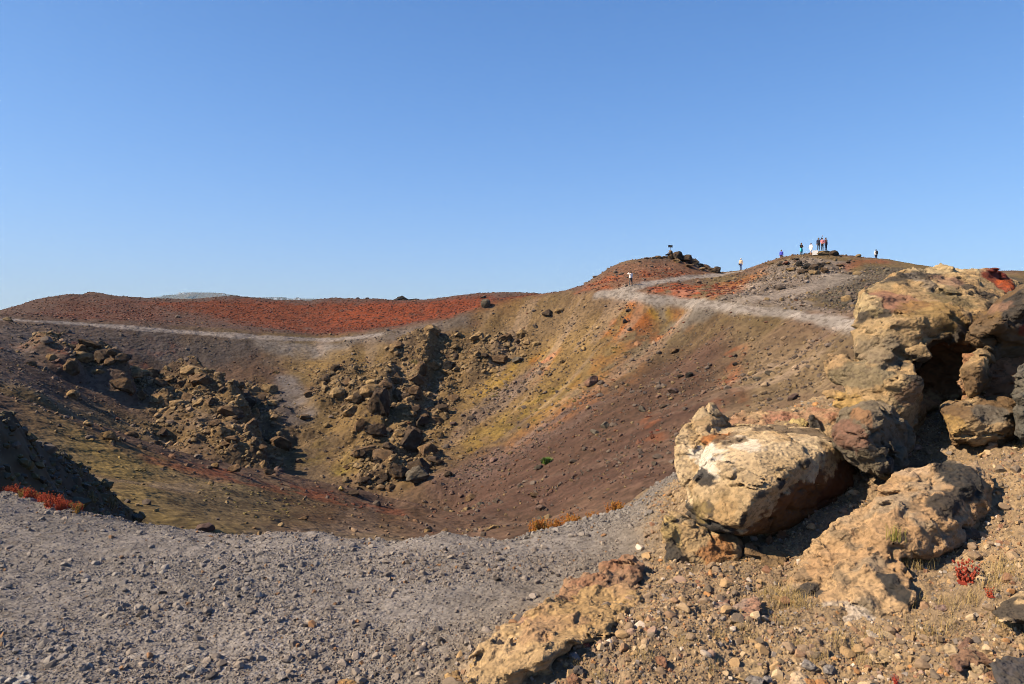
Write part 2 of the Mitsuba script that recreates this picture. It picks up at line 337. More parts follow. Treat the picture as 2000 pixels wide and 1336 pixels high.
GREY, DGREY = (.115, .108, .108), (.055, .05, .05)
ZONES = [  # patch in plan, albedo, strength, softness, ragged edge
    # hill faces
    ('red', plan([(250, 588), (480, 585), (560, 592), (700, 589), (830, 591), (890, 586), (940, 580), (1050, 580), (960, 595), (900, 615), (800, 632), (700, 648), (600, 652), (520, 640), (420, 622), (330, 605)]), (.085, .024, .012), .95, 3, 3),
    ('red', plan([(40, 613), (110, 592), (165, 582), (260, 588), (340, 606), (300, 628), (190, 625), (80, 620)]), (.075, .026, .016), .45, 3, 4),
    ('redder', plan([(640, 600), (760, 592), (860, 590), (930, 585), (935, 600), (880, 618), (760, 634), (700, 640), (640, 630)]), (.115, .028, .012), .85, 4, 3),
    # wall of the crater below the far rim
    ('upper', plan([(0, 642), (150, 640), (300, 651), (450, 661), (520, 668), (520, 702), (400, 715), (250, 700), (100, 688), (0, 700)]), (.060, .053, .052), .85, 2, 2.5),
    ('upred', plan([(60, 670), (160, 660), (260, 680), (330, 700), (300, 720), (180, 705), (80, 700)]), (.11, .028, .016), .7, 2, 3),
    ('dust', plan([(500, 664), (640, 667), (700, 664), (680, 685), (640, 700), (590, 708), (545, 700), (515, 685)]), (.115, .107, .104), .85, 1.2, 1.5),
    ('chute', plan([(542, 735), (580, 738), (598, 770), (622, 800), (610, 825), (575, 838), (540, 840), (530, 800)]), (.078, .074, .08), .95, .8, .6),
    ('chute', plan([(530, 838), (600, 828), (660, 850), (660, 900), (620, 940), (560, 925), (530, 880)]), (.068, .052, .034), .8, 1.5, 1),
    ('olive', plan([(560, 850), (640, 850), (640, 905), (560, 905)]), (.085, .066, .018), .5, 1.5, 1.5),
    ('ochre', plan([(590, 700), (700, 690), (800, 690), (900, 640), (1010, 600), (1100, 590), (1240, 600), (1230, 660), (1110, 760), (950, 850), (850, 920), (740, 960), (670, 900), (640, 800), (590, 740)]), (.125, .085, .036), .85, 3, 3),
    ('tan', plan([(960, 620), (1090, 590), (1180, 590), (1150, 640), (1010, 690), (930, 680)]), (.10, .072, .046), .8, 3, 2),
    ('olive', plan([(930, 765), (1000, 700), (1060, 690), (1080, 710), (1000, 770), (940, 800), (925, 790)]), (.16, .105, .018), .55, 1.5, 1.5),
    ('grit', plan([(960, 770), (1040, 712), (1075, 715), (1010, 770), (950, 815), (930, 830), (880, 870), (850, 905), (840, 880), (900, 820)]), (.088, .066, .056), .9, 1.2, 1),
    ('olive', plan([(940, 840), (1050, 770), (1150, 720), (1180, 690), (1210, 660), (1240, 640), (1220, 690), (1120, 790), (1000, 860), (930, 890), (900, 890)]), (.145, .103, .022), .55, 2, 2),
    ('lime', plan([(660, 905), (700, 870), (740, 870), (760, 850), (770, 870), (720, 910), (665, 925)]), (.14, .12, .012), .8, 1, 1),
    ('orange', plan([(1030, 720), (1060, 690), (1085, 690), (1075, 720), (1045, 750)]), (.19, .055, .014), .7, 1.5, 2),
    ('orange', plan([(1190, 640), (1240, 600), (1290, 600), (1325, 640), (1310, 665), (1270, 650), (1220, 670)]), (.2, .06, .014), .75, 2, 2.5),
    ('yellow', plan([(1265, 605), (1300, 605), (1320, 632), (1300, 640)]), (.16, .12, .01), .6, 1, 1.5),
    ('dark', plan([(930, 900), (1060, 840), (1180, 760), (1300, 700), (1420, 640), (1460, 650), (1440, 760), (1330, 830), (1320, 940), (1200, 970), (1100, 990), (1000, 1020), (880, 1010), (860, 960)]), (.047, .028, .023), .88, 3, 2),
    ('purple', plan([(880, 925), (1000, 860), (1100, 800), (1170, 760), (1190, 775), (1100, 840), (1020, 890), (900, 960), (860, 960)]), (.082, .056, .05), .8, 2, 1.5),
    ('rust', plan([(1180, 690), (1240, 660), (1300, 660), (1290, 690), (1240, 730), (1160, 790), (1060, 850), (960, 890), (930, 890), (1040, 820)]), (.135, .062, .024), .6, 2, 2),
    ('orange', plan([(1430, 670), (1445, 670), (1445, 780), (1420, 800), (1415, 740)]), (.17, .04, .012), .7, .8, 1.5),
    ('orange', plan([(1265, 815), (1290, 815), (1290, 860), (1262, 860)]), (.14, .045, .016), .4, .6, 1),
    ('greyfan', plan([(1285, 596), (1400, 602), (1425, 604), (1395, 618), (1362, 634), (1330, 650), (1316, 640)]), (.092, .088, .086), .7, .8, 1),
    ('greyfan2', plan([(1230, 650), (1310, 650), (1310, 680), (1260, 700), (1200, 740), (1170, 760)]), (.085, .07, .058), .4, 2, 1.5),
    ('palewall', plan([(1450, 640), (1660, 650), (1690, 700), (1640, 800), (1500, 800), (1420, 830), (1440, 720)]), (.105, .08, .05), .85, 3, 2),
    ('orange', plan([(1415, 601), (1440, 600), (1480, 608), (1470, 612), (1430, 607), (1405, 610)]), (.17, .05, .02), .7, .6, .8),
    # spur
    ('spur', plan([(80, 800), (235, 885), (330, 905), (330, 960), (300, 1000), (230, 960), (120, 860)]), (.125, .092, .034), .9, 2, 1.5),
    ('spur', plan([(330, 920), (420, 930), (530, 955), (640, 985), (620, 1025), (450, 1020), (320, 1000), (320, 950)]), (.09, .070, .038), .8, 2, 1.5),
    ('spur_red', plan([(270, 888), (420, 915), (560, 946), (700, 974), (800, 994), (790, 1003), (690, 990), (540, 960), (400, 932), (280, 905)]), (.115, .036, .018), .7, .8, 1.5),
    ('spur_dark', plan([(560, 975), (700, 990), (830, 1000), (860, 1030), (700, 1030), (560, 1020)]), (.05, .03, .018), .8, 1.5, 1.5),
    # the two summits
    ('hill', plan([(1125, 571), (1150, 555), (1200, 524), (1260, 510), (1330, 508), (1400, 536), (1330, 541), (1240, 556), (1180, 568)]), (.10, .055, .036), .9, 1, 1),
    ('hillred', plan([(1140, 566), (1190, 535), (1215, 540), (1222, 556), (1180, 566)]), (.17, .05, .02), .7, 1, 2),
    ('hillred', plan([(1240, 545), (1290, 520), (1350, 530), (1370, 536), (1290, 545)]), (.15, .045, .02), .6, 1, 2),
    ('saddle', plan([(1470, 530), (1540, 507), (1600, 505), (1660, 512), (1640, 540), (1570, 585), (1630, 606), (1680, 624), (1600, 608), (1500, 600), (1400, 590), (1440, 565)]), (.102, .088, .079), .9, .8, .8),
    ('rubbleslope', plan([(1570, 578), (1620, 545), (1690, 520), (1800, 525), (2000, 545), (2000, 640), (1750, 640), (1660, 615)]), (.044, .041, .034), .9, 1, 1),
    ('basinred', plan([(1262, 566), (1300, 554), (1340, 556), (1420, 553), (1470, 541), (1450, 560), (1430, 575), (1390, 586), (1330, 585), (1280, 580)]), (.17, .042, .017), .95, .8, .6),
    ('ridge', plan([(1410, 552), (1470, 528), (1500, 520), (1500, 530), (1440, 566), (1400, 580)]), (.16, .075, .03), .7, .8, 1.2),
    ('crestred', plan([(1640, 520), (1668, 508), (1740, 510), (1740, 514), (1690, 514), (1655, 530)]), (.12, .042, .022), .6, .5, .5),
    ('rimgrey', strip([(690, 662), (760, 654), (830, 642), (900, 628)], 3.0), (.072, .066, .063), .75, 1, 1),
    # footpaths
    ('path', strip([(-40, 622), (0, 624), (75, 628), (150, 632.5), (225, 638), (300, 644), (375, 650), (450, 655), (510, 660), (560, 662), (640, 664), (700, 659), (745, 653)], 1.0), (.15, .137, .133), .95, .25, .1),
    ('path', strip([(1170, 574), (1230, 575), (1280, 585), (1360, 593), (1450, 603), (1550, 614), (1670, 636), (1700, 640)], 1.3), (.15, .14, .135), .95, .35, .25),
    ('path', strip([(1215, 568), (1270, 553), (1330, 544), (1395, 538), (1447, 530)], 1.6), (.15, .138, .132), .95, .4, .25),
    ('path', strip([(1480, 580), (1540, 575), (1600, 560), (1650, 535)], 4), (.14, .125, .115), .6, 1.2, .8),
]
ZONE = {}


def zone_mask(name, x, y):
    m = np.zeros(np.shape(x))
    for i, (n, poly, c, k, so, ro) in enumerate(ZONES):
        if n == name:
            m = np.maximum(m, inside(poly, x, y, so, ro, .45, 20 + i))
    return m


def soil(x, y, z):
    """Albedo of the far ground."""
    a = n3(x, y, 0, .09, 4, 31) + .5
    b = n3(x, y, 0, .5, 4, 32) + .5
    c = lerp((.070, .046, .034), (.080, .060, .032), sstep(.4, .65, a)[:, None])
    back = sstep(0, 3, y - np.interp(x, RIMXY[:, 0], RIMXY[:, 1]))
    c = lerp(c, (.056, .037, .033), (back * (x < 10))[:, None])
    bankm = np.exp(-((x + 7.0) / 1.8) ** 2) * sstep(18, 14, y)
    left = sstep(-32, -44, x) * (1 - back)
    c = lerp(c, (.058, .042, .036), left[:, None])
    near = (1 - sstep(16, 24, y)) * (x < 0)
    c = lerp(c, (.085, .067, .03), near[:, None])
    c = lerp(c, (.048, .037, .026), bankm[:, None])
    for i, (n, poly, zc, k, so, ro) in enumerate(ZONES):
        m = inside(poly, x, y, so, ro, .45, 20 + i) * k
        if n in ('red', 'redder', 'basinred', 'hillred', 'spur_red', 'orange', 'olive', 'yellow', 'rust', 'upred'):
            m = m * (sstep(.12, .42, n3(x, y, 0, .55, 4, 40) + .5) if n in ('red', 'redder') else sstep(.40, .60, n3(x, y, 0, .8, 4, 40) + .5))
        c = lerp(c, zc, m[:, None])
    oc = outcrop(x, y)
    c = lerp(c, lerp((.125, .086, .044), (.058, .042, .028), sstep(.35, .65, b)[:, None]), (oc * .85)[:, None])
    th, rr = np.arctan2(y - 56, x + 11), np.hypot(x + 11, y - 56)
    streak = (1 - zone_mask('path', x, y)) * n3(th * 20, rr * .10, 0, 1, 4, 34) * sstep(5, 18, rr) * (y < np.interp(x, RIMXY[:, 0], RIMXY[:, 1]))
    c = c * (1 + .9 * streak)[:, None]
    c = lerp(c, c.mean(1, keepdims=True) * np.array([1.25, .98, .80]) * 1.15, (sstep(.08, .2, streak) * .45)[:, None])
    grain = n3(x, y, 0, 2.6, 2, 33)
    c = c * (1 + .5 * (b - .5) + .5 * grain)[:, None]
    return np.clip(c * KA * 1.5, .006, .8)


RIMXY = np.array([P(*t)[:2] for t in RIM])
RIMXY = RIMXY[np.argsort(RIMXY[:, 0])]

FAR_V = np.stack([XX, YY, ZZ], -1).reshape(-1, 3)
FAR_F = grid_faces(len(GX), len(GY))
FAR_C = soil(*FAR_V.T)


def part_of_ground(name, keep, v, f, c, bsdf):
    """One piece of the height field as an entry of its own (it meets its neighbours edge to edge)."""
    f = f[keep]
    used, inv = np.unique(f, return_inverse=True)
    scene[name] = mikit.ply((v[used], inv.reshape(-1, 3)), bsdf, smooth=True, color=c[used])
    tag(name, kind='structure')


mid = FAR_V[FAR_F].mean(1)
is_path = zone_mask('path', mid[:, 0], mid[:, 1]) > .55
is_hill = (mid[:, 1] > np.interp(mid[:, 0], RIMXY[:, 0], RIMXY[:, 1]) + 1.5) & (mid[:, 0] < 8)
is_summit = ~is_hill & (mid[:, 2] > 2.6) & (mid[:, 0] > 6) & (mid[:, 1] > 45)
part_of_ground('footpath', is_path, FAR_V, FAR_F, FAR_C, 'ground_far')
part_of_ground('red_hill', is_hill & ~is_path, FAR_V, FAR_F, FAR_C, 'ground_far')
part_of_ground('summit_hill', is_summit & ~is_path, FAR_V, FAR_F, FAR_C, 'ground_far')
part_of_ground('crater_slope', ~is_hill & ~is_summit & ~is_path, FAR_V, FAR_F, FAR_C, 'ground_far')

# ------------------------------------------------------------------ near ground
GXN, GYN = axis([(-14, -6.4, .06), (-6.4, 4.4, .028), (4.4, 9, .06)]), axis([(-3, 1.6, .1), (1.6, 8.9, .026), (8.9, 11.2, .06)])
NX, NY = np.meshgrid(GXN, GYN, indexing='ij')


def rubbly(x, y):
    """0 on the trodden gravel path, 1 on the rubble mound beside it."""
    return sstep(-.25, .3, (x - np.interp(y, [2, 3.3, 4.2, 5, 6, 7, 8.3], [-.75, -.3, .35, .95, 1.25, 1.65, 2.2])) + .35 * n3(x, y, 0, 1.3, 3, 51))


def near_z(x, y):
    z = near_base(x, y)
    r = rubbly(x, y)
    e = sstep(-.7, .1, beyond(x, y)) * (1 - r)
    z = z + .03 * (1 - r) * n3(x * .5, y * 1.4, 0, 1.1, 2, 55)
    z = z + (.035 + .05 * r + .05 * e) * n3(x, y, 0, 1.7, 3, 52) * 2 + (.016 + .022 * r + .016 * e) * n3(x, y, 0, 7, 3, 53) * 2
    z = z + (.012 + .012 * r) * n3(x, y, 0, 24, 2, 54) * 2
    return z


NZ = near_z(NX, NY)
_near = RegularGridInterpolator((GXN, GYN), NZ, bounds_error=False, fill_value=-1)


def floor_z(x, y):
    return _near(np.stack(np.broadcast_arrays(x, y), -1))


NEAR_V = np.stack([NX, NY, NZ], -1).reshape(-1, 3)
NEAR_F = grid_faces(len(GXN), len(GYN))


def near_soil(x, y):
    r = rubbly(x, y)
    a, b, g = n3(x, y, 0, .6, 4, 61) + .5, n3(x, y, 0, 3, 4, 62) + .5, n3(x, y, 0, 21, 2, 63)
    c = lerp((.114, .108, .107), (.138, .130, .127), sstep(.3, .7, a)[:, None])
    c = c * (1 + .35 * n3(x * .5, y * 1.6, 0, 1.2, 3, 65))[:, None]
    warm = sstep(.9, -.1, np.interp(y, [2, 3.3, 4.2, 5, 6, 7, 8.3], [-.75, -.3, .35, .95, 1.25, 1.65, 2.2]) - x + .5 * n3(x, y, 0, .8, 3, 64))
    c = lerp(c, (.125, .105, .08), (warm * .6)[:, None])
    c = lerp(c, lerp((.21, .155, .095), (.145, .108, .07), sstep(.35, .65, b)[:, None]), r[:, None])
    c = lerp(c, (.10, .07, .04), (sstep(.1, .9, beyond(x, y)) * .8)[:, None])
    return np.clip(c * KA * (1.5 - .05 * r)[:, None] * (1 + .5 * (b - .5) + .7 * g)[:, None], .01, .8)


NEAR_C = near_soil(NEAR_V[:, 0], NEAR_V[:, 1])
midn = NEAR_V[NEAR_F].mean(1)
rub = rubbly(midn[:, 0], midn[:, 1]) > .5
part_of_ground('gravel_path', ~rub, NEAR_V, NEAR_F, NEAR_C, 'stone_near')
part_of_ground('ground', rub, NEAR_V, NEAR_F, NEAR_C, 'stone_near')

# ------------------------------------------------------------------ weathered boulders: solids cut from blocks, worn by noise
def surface_nets(F, org, h):
    s = F < 0
    nx, ny, nz = F.shape
    corner = [(i, j, k) for i in (0, 1) for j in (0, 1) for k in (0, 1)]
    cell = lambda A, c: A[c[0]:nx - 1 + c[0], c[1]:ny - 1 + c[1], c[2]:nz - 1 + c[2]]
    n_in = sum(cell(s, c).astype(np.int8) for c in corner)
    act = (n_in > 0) & (n_in < 8)
    idx = np.full(act.shape, -1)
    ijk = np.argwhere(act)
    idx[act] = np.arange(len(ijk))
    vals = {c: cell(F, c)[act] for c in corner}
    acc, cnt = np.zeros((len(ijk), 3)), np.zeros(len(ijk))
    for c in corner:
        for ax in range(3):
            if c[ax] == 0:
                d = tuple(1 if q == ax else c[q] for q in range(3))
                a, b = vals[c], vals[d]
                cr = (a < 0) != (b < 0)
                t = np.where(cr, a / np.where(cr, a - b, 1), 0)
                p = np.array(c, float) + np.eye(3)[ax] * t[:, None]
                acc += p * cr[:, None]
                cnt += cr
    v = org + (ijk + acc / cnt[:, None]) * h
    quads = []
    for ax in range(3):
        u, w = [(1, 2), (2, 0), (0, 1)][ax]
        sl = lambda off: tuple(slice(off if q == ax else 0, s.shape[q] - (1 - off) if q == ax else s.shape[q]) for q in range(3))
        a, b = s[sl(0)], s[sl(1)]
        for flip in (0, 1):
            e = np.argwhere((a & ~b) if not flip else (~a & b))
            e = e[(e[:, u] > 0) & (e[:, w] > 0) & (e[:, u] < s.shape[u] - 1) & (e[:, w] < s.shape[w] - 1)]
            if not len(e):
                continue
            du, dw = np.eye(3, dtype=int)[u], np.eye(3, dtype=int)[w]
            q = [idx[tuple((e - o).T)] for o in (du + dw, dw, 0 * du, du)]
            q = np.stack(q if not flip else q[::-1], 1)
            quads.append(q[(q >= 0).all(1)])
    q = np.vstack(quads)
    return v, np.vstack([q[:, [0, 1, 2]], q[:, [0, 2, 3]]])


def hull_dist(pts, k):
    eq = ConvexHull(pts).equations.astype(np.float32)

    def f(q):
        d = q @ eq[:, :3].T + eq[:, 3]
        m = d.max(1)
        return m + k * np.log(np.exp((d - m[:, None]) / k).sum(1)) - k * .5
    return f


def smin(a, b, k):
    h = np.clip(.5 + .5 * (b - a) / k, 0, 1)
    return b * (1 - h) + a * h - k * h * (1 - h)


def boulder_mesh(hulls, h=.016, cuts=(), round_=.007, join=.03, big=.05, mid=.03, fine=.018, pits=.0, chip=.14, cell=.16, seed=0):
    """hulls: lists of (u, v, y) corners or world points; cuts: (centre, radii) of hollows taken out."""
    blocks = [np.array([P(*c) for c in b], float) for b in hulls]
    lo, hi = np.min([b.min(0) for b in blocks], 0) - .09, np.max([b.max(0) for b in blocks], 0) + .09
    n = np.ceil((hi - lo) / h).astype(int) + 1
    ax = [lo[i] + h * np.arange(n[i]) for i in range(3)]
    q = np.stack(np.meshgrid(*ax, indexing='ij'), -1).reshape(-1, 3).astype(np.float32)
    warp = np.stack([n3(*(q.T), s=1.9, o=2, seed=seed + 40 + i) for i in range(3)], -1) * big if len(q) < 4e6 else 0
    qq = (q + warp).astype(np.float32)
    F = None
    for b in blocks:
        f = hull_dist(b, round_)
        d = np.concatenate([f(c) for c in np.array_split(qq, max(1, len(qq) // 200000))])
        F = d if F is None else smin(F, d, join)
    for c, r in cuts:
        e = (qq - np.asarray(c, np.float32)) / np.asarray(r, np.float32)
        l = np.linalg.norm(e, axis=1)
        F = -smin(-F, (l - 1) * min(r), .05)
    band = np.abs(F) < .13
    b = q[band]
    x, y, z = b.T.astype(float)
    rid = 1 - np.abs(2 * (n3(x, y, z, 4.2, 3, seed + 1) + .5) - 1)
    add = mid * 1.6 * n3(x, y, z, 5.5, 4, seed + 2) - mid * .7 * (rid ** 3 - .35) + fine * 2 * n3(x, y, z, 19, 3, seed + 3)
    if pits:
        pn = n3(x, y, z, 11, 2, seed + 4) + .5
        zone = sstep(.45, .62, n3(x, y, z, 2.0, 2, seed + 5) + .5)
        add += pits * sstep(.55, .8, pn) * (.35 + .65 * zone)
    if chip:
        r = np.random.default_rng(seed + 900)
        near = b[:: max(1, len(b) // 4000)]
        cores = near[r.permutation(len(near))[:max(12, int(len(near) * min(1.0, .9 * len(b) * h ** 3 / (cell ** 3 * .55) / max(1, len(near)))))]]
        for cs, k in ((1.0, 1.0), (.42, .55)):
            pick = cores if cs == 1 else near[r.permutation(len(near))[:len(cores) * 4]]
            tilt = r.normal(0, chip * k, (len(pick), 3))
            lift = r.uniform(-.5, .5, len(pick)) * cell * cs * chip * .3
            wob = b + .05 * cs * np.stack([n3(x, y, z, 6 / cs, 2, seed + 7 + i) for i in range(3)], -1)
            _, i = cKDTree(pick).query(wob)
            add += np.clip(((b - pick[i]) * tilt[i]).sum(1) + lift[i], -cell * cs * .12, cell * cs * .12)
    crack = np.abs(n3(x * .9, y * .9, z * 1.6, 2.3, 3, seed + 6))
    add += .034 * (1 - sstep(.004, .026, crack))
    F[band] += add
    v, f = surface_nets(F.reshape(n), lo, h)
    m = trimesh.Trimesh(v, f, process=False)
    comp = trimesh.graph.connected_component_labels(m.face_adjacency, node_count=len(f))
    f = f[comp == np.bincount(comp).argmax()]
    used, inv = np.unique(f, return_inverse=True)
    return trimesh.Trimesh(v[used], inv.reshape(-1, 3), process=False)


TAN, OCHRE, PALE, WHITE = (.345, .255, .145), (.29, .195, .095), (.45, .36, .24), (.52, .49, .43)
CRUST, GRY, BROWN, RUST, REDD, PINK = (.030, .030, .031), (.105, .095, .075), (.12, .078, .042), (.27, .095, .022), (.20, .035, .018), (.27, .16, .115)


def paint(m, base, spots=(), crusts=.0, seed=0, crust_col=CRUST, top=None):
    """Albedo per vertex: base two-tone rock, crust patches, and spots of stain or painted shade (place, radius, colour, strength)."""
    v, nrm = np.array(m.vertices), np.array(m.vertex_normals)
    x, y, z = v.T
    a, b, g = n3(x, y, z, 1.6, 4, seed + 71) + .5, n3(x, y, z, 6, 4, seed + 72) + .5, n3(x, y, z, 34, 2, seed + 73)
    c = lerp(base[0], base[1], sstep(.35, .65, a)[:, None])
    c = lerp(c, base[2], (sstep(.52, .66, b) * .7)[:, None])
    if top is not None:
        c = lerp(c, top, (sstep(.55, .9, nrm[:, 2] + .5 * (b - .5)) * .75)[:, None])
    if crusts:
        k = sstep(.64 - crusts * .3, .67 - crusts * .3, n3(x, y, z, 2.6, 4, seed + 74) + .5 + .12 * (b - .5))
        c = lerp(c, crust_col, (k * .9)[:, None])
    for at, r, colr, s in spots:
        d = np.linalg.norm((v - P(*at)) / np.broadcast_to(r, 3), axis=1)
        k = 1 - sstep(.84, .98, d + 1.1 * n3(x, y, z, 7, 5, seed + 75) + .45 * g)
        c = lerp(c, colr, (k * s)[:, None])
    g2 = n3(x, y, z, 75, 2, seed + 76)
    c = c * (1 + .5 * (b - .5) + .6 * g + .5 * g2 + .3 * (a - .5))[:, None]
    return np.clip(c * KA, .01, .75)


def boulder(name, label, category, hulls, base, spots=(), crusts=0., seed=0, top=None, parent=None, **kw):
    m = boulder_mesh(hulls, seed=seed, **kw)
    key = numbered(name)
    scene[key] = mikit.ply(m, 'stone_near', smooth=True, color=paint(m, base, spots, crusts, seed, top=top))
    tag(key, label, category)
    return key


def nearer(hulls, k):
    return [[(a, b, c * k) for a, b, c in h] for h in hulls]


SAND = (TAN, PALE, OCHRE)
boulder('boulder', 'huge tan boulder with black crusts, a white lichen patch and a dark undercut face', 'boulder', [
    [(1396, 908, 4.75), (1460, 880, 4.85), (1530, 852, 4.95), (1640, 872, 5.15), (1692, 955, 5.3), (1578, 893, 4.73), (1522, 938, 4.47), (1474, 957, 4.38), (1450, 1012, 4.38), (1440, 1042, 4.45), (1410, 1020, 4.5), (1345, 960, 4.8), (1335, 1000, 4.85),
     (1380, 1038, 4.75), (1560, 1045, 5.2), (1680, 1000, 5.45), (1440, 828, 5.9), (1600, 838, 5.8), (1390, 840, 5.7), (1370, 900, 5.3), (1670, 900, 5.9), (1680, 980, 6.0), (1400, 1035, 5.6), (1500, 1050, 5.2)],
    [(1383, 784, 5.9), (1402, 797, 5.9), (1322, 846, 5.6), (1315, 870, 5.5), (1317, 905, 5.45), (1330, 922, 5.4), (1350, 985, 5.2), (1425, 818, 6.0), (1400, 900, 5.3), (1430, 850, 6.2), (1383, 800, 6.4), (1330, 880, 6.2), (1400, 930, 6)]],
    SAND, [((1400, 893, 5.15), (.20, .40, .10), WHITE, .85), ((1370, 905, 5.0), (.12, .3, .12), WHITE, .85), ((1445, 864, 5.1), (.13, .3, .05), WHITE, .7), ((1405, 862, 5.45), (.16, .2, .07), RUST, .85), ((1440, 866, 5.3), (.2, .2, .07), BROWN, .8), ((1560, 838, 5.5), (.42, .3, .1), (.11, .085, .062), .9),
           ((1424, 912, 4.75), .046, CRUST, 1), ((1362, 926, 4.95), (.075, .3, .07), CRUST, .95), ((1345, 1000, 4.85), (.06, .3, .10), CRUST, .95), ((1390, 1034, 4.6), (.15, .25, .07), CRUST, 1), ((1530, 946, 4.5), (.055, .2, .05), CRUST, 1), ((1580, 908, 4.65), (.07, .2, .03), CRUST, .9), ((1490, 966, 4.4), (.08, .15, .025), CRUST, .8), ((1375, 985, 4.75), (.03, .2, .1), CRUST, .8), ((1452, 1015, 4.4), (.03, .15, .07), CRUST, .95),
           ((1555, 988, 4.85), (.5, .5, .27), (.12, .055, .022), .97), ((1655, 962, 5.15), (.4, .5, .25), (.085, .036, .018), .97), ((1500, 1024, 4.75), (.32, .4, .15), (.13, .066, .026), .95), ((1375, 985, 4.8), (.1, .2, .14), (.16, .12, .05), .8)],  # undercut face: its own rust brown, darkened further with painted-in shade
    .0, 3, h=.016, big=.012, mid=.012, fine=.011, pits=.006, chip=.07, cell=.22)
boulder('boulder', 'low orange brown boulder wedged under the huge tan boulder beside the path', 'boulder', [
    [(1297, 1015, 4.7), (1300, 1060, 4.6), (1305, 1097, 4.55), (1330, 1122, 4.5), (1400, 1112, 4.5), (1450, 1097, 4.5), (1456, 1070, 4.55), (1430, 1060, 4.6), (1380, 1045, 4.7), (1320, 1005, 4.9), (1310, 1000, 5.0), (1420, 1050, 5.1), (1330, 1040, 5.3), (1440, 1110, 5.0), (1340, 1130, 5.0)]],
    (TAN, OCHRE, GRY), [((1312, 1030, 4.65), (.07, .3, .14), (.33, .25, .11), .8), ((1315, 1085, 4.5), (.06, .2, .11), CRUST, .9), ((1400, 1080, 4.5), (.14, .2, .1), (.26, .11, .035), .7)], .25, 11, h=.0145, mid=.04, pits=.012)
boulder('boulder', 'small dark brown boulder between the orange brown boulder and the ramp of rock', 'boulder', [
    [(1462, 1068, 4.6), (1500, 1072, 4.55), (1540, 1085, 4.5), (1530, 1112, 4.35), (1500, 1118, 4.35), (1465, 1105, 4.45), (1480, 1075, 4.9), (1540, 1100, 4.9)]], (BROWN, TAN, CRUST), (), .4, 17, h=.014)
boulder('boulder', 'round brown boulder in deep shade under the overhang of the huge tan boulder', 'boulder', [
    [(1500, 1055, 4.8), (1530, 1040, 4.85), (1560, 1050, 4.85), (1570, 1075, 4.75), (1500, 1080, 4.75), (1520, 1050, 5.2), (1570, 1060, 5.2)]], (BROWN, (.2, .1, .05), TAN), (), .1, 19, h=.016)
boulder('boulder', 'long ramp of tan rock with a black scoriaceous upper end, sloping down to the rubble', 'boulder', [
    [(1538, 1148, 4.05), (1600, 1172, 3.8), (1618, 1225, 3.5), (1762, 1230, 3.45), (1778, 1180, 3.5), (1772, 1125, 3.62), (1580, 1080, 4.2), (1640, 1017, 4.35), (1690, 1005, 4.35), (1725, 1040, 4.1), (1740, 1080, 3.85), (1560, 1120, 4.6), (1700, 1020, 4.8), (1650, 1240, 3.8)],
    [(1700, 1005, 4.4), (1712, 965, 4.45), (1722, 942, 4.5), (1762, 926, 4.5), (1792, 908, 4.5), (1850, 899, 4.45), (1905, 903, 4.38), (1930, 930, 4.3), (1926, 965, 4.2), (1850, 995, 3.98), (1780, 1012, 3.98), (1705, 1062, 3.88), (1700, 1100, 3.8), (1890, 1080, 4.0), (1925, 1050, 4.12), (1800, 1090, 3.88), (1720, 1000, 5), (1900, 985, 5), (1930, 1000, 4.9)]],
    ((.33, .215, .12), (.37, .26, .15), (.2, .17, .13)), [((1890, 940, 4.2), (.13, .3, .13), CRUST, 1), ((1860, 985, 4.0), (.12, .25, .1), CRUST, .95), ((1780, 990, 4.1), (.05, .1, .03), CRUST, .5), ((1700, 1075, 3.85), (.06, .15, .04), CRUST, .8), ((1590, 1165, 3.85), (.07, .2, .09), CRUST, .95), ((1755, 1145, 3.55), (.07, .2, .09), CRUST, 1), ((1720, 1090, 3.7), (.07, .2, .06), CRUST, .8),
     ((1640, 1120, 3.8), (.06, .2, .05), GRY, .45), ((1700, 1180, 3.55), (.05, .2, .04), GRY, .45), ((1650, 1205, 3.5), (.14, .25, .05), (.36, .33, .3), .7), ((1770, 915, 4.5), (.12, .2, .06), (.36, .27, .19), .8), ((1650, 1050, 4.1), (.06, .2, .04), GRY, .5), ((1560, 1120, 4.1), (.06, .2, .05), GRY, .5)],
    .02, 23, h=.0145, big=.05, mid=.030, fine=.026, pits=.024, join=.03, chip=.22)
boulder('boulder', 'grey boulder stained pink and orange, hanging above the gap beside the huge tan boulder', 'boulder', [
    [(1620, 850, 4.9), (1640, 812, 5.0), (1690, 782, 5.0), (1740, 792, 4.98), (1775, 840, 4.98), (1780, 880, 4.98), (1762, 915, 4.85), (1735, 935, 4.8), (1700, 925, 4.8), (1650, 890, 4.9), (1625, 870, 4.95), (1688, 812, 4.68), (1690, 880, 4.62), (1715, 905, 4.66), (1640, 860, 5.7), (1760, 850, 5.7), (1720, 920, 5.4), (1700, 790, 5.6)],
    [(1735, 862, 4.72), (1765, 870, 4.8), (1772, 905, 4.8), (1745, 933, 4.72), (1720, 925, 4.68), (1725, 880, 4.66), (1760, 920, 5.1)]],
    (GRY, (.15, .125, .09), (.10, .085, .06)), [((1660, 850, 4.8), (.09, .25, .11), (.17, .075, .055), .6), ((1685, 815, 4.75), (.04, .2, .10), (.24, .12, .055), .6), ((1740, 930, 4.75), (.1, .2, .03), (.2, .13, .05), .8)], .1, 29, h=.0145, mid=.035, fine=.018)
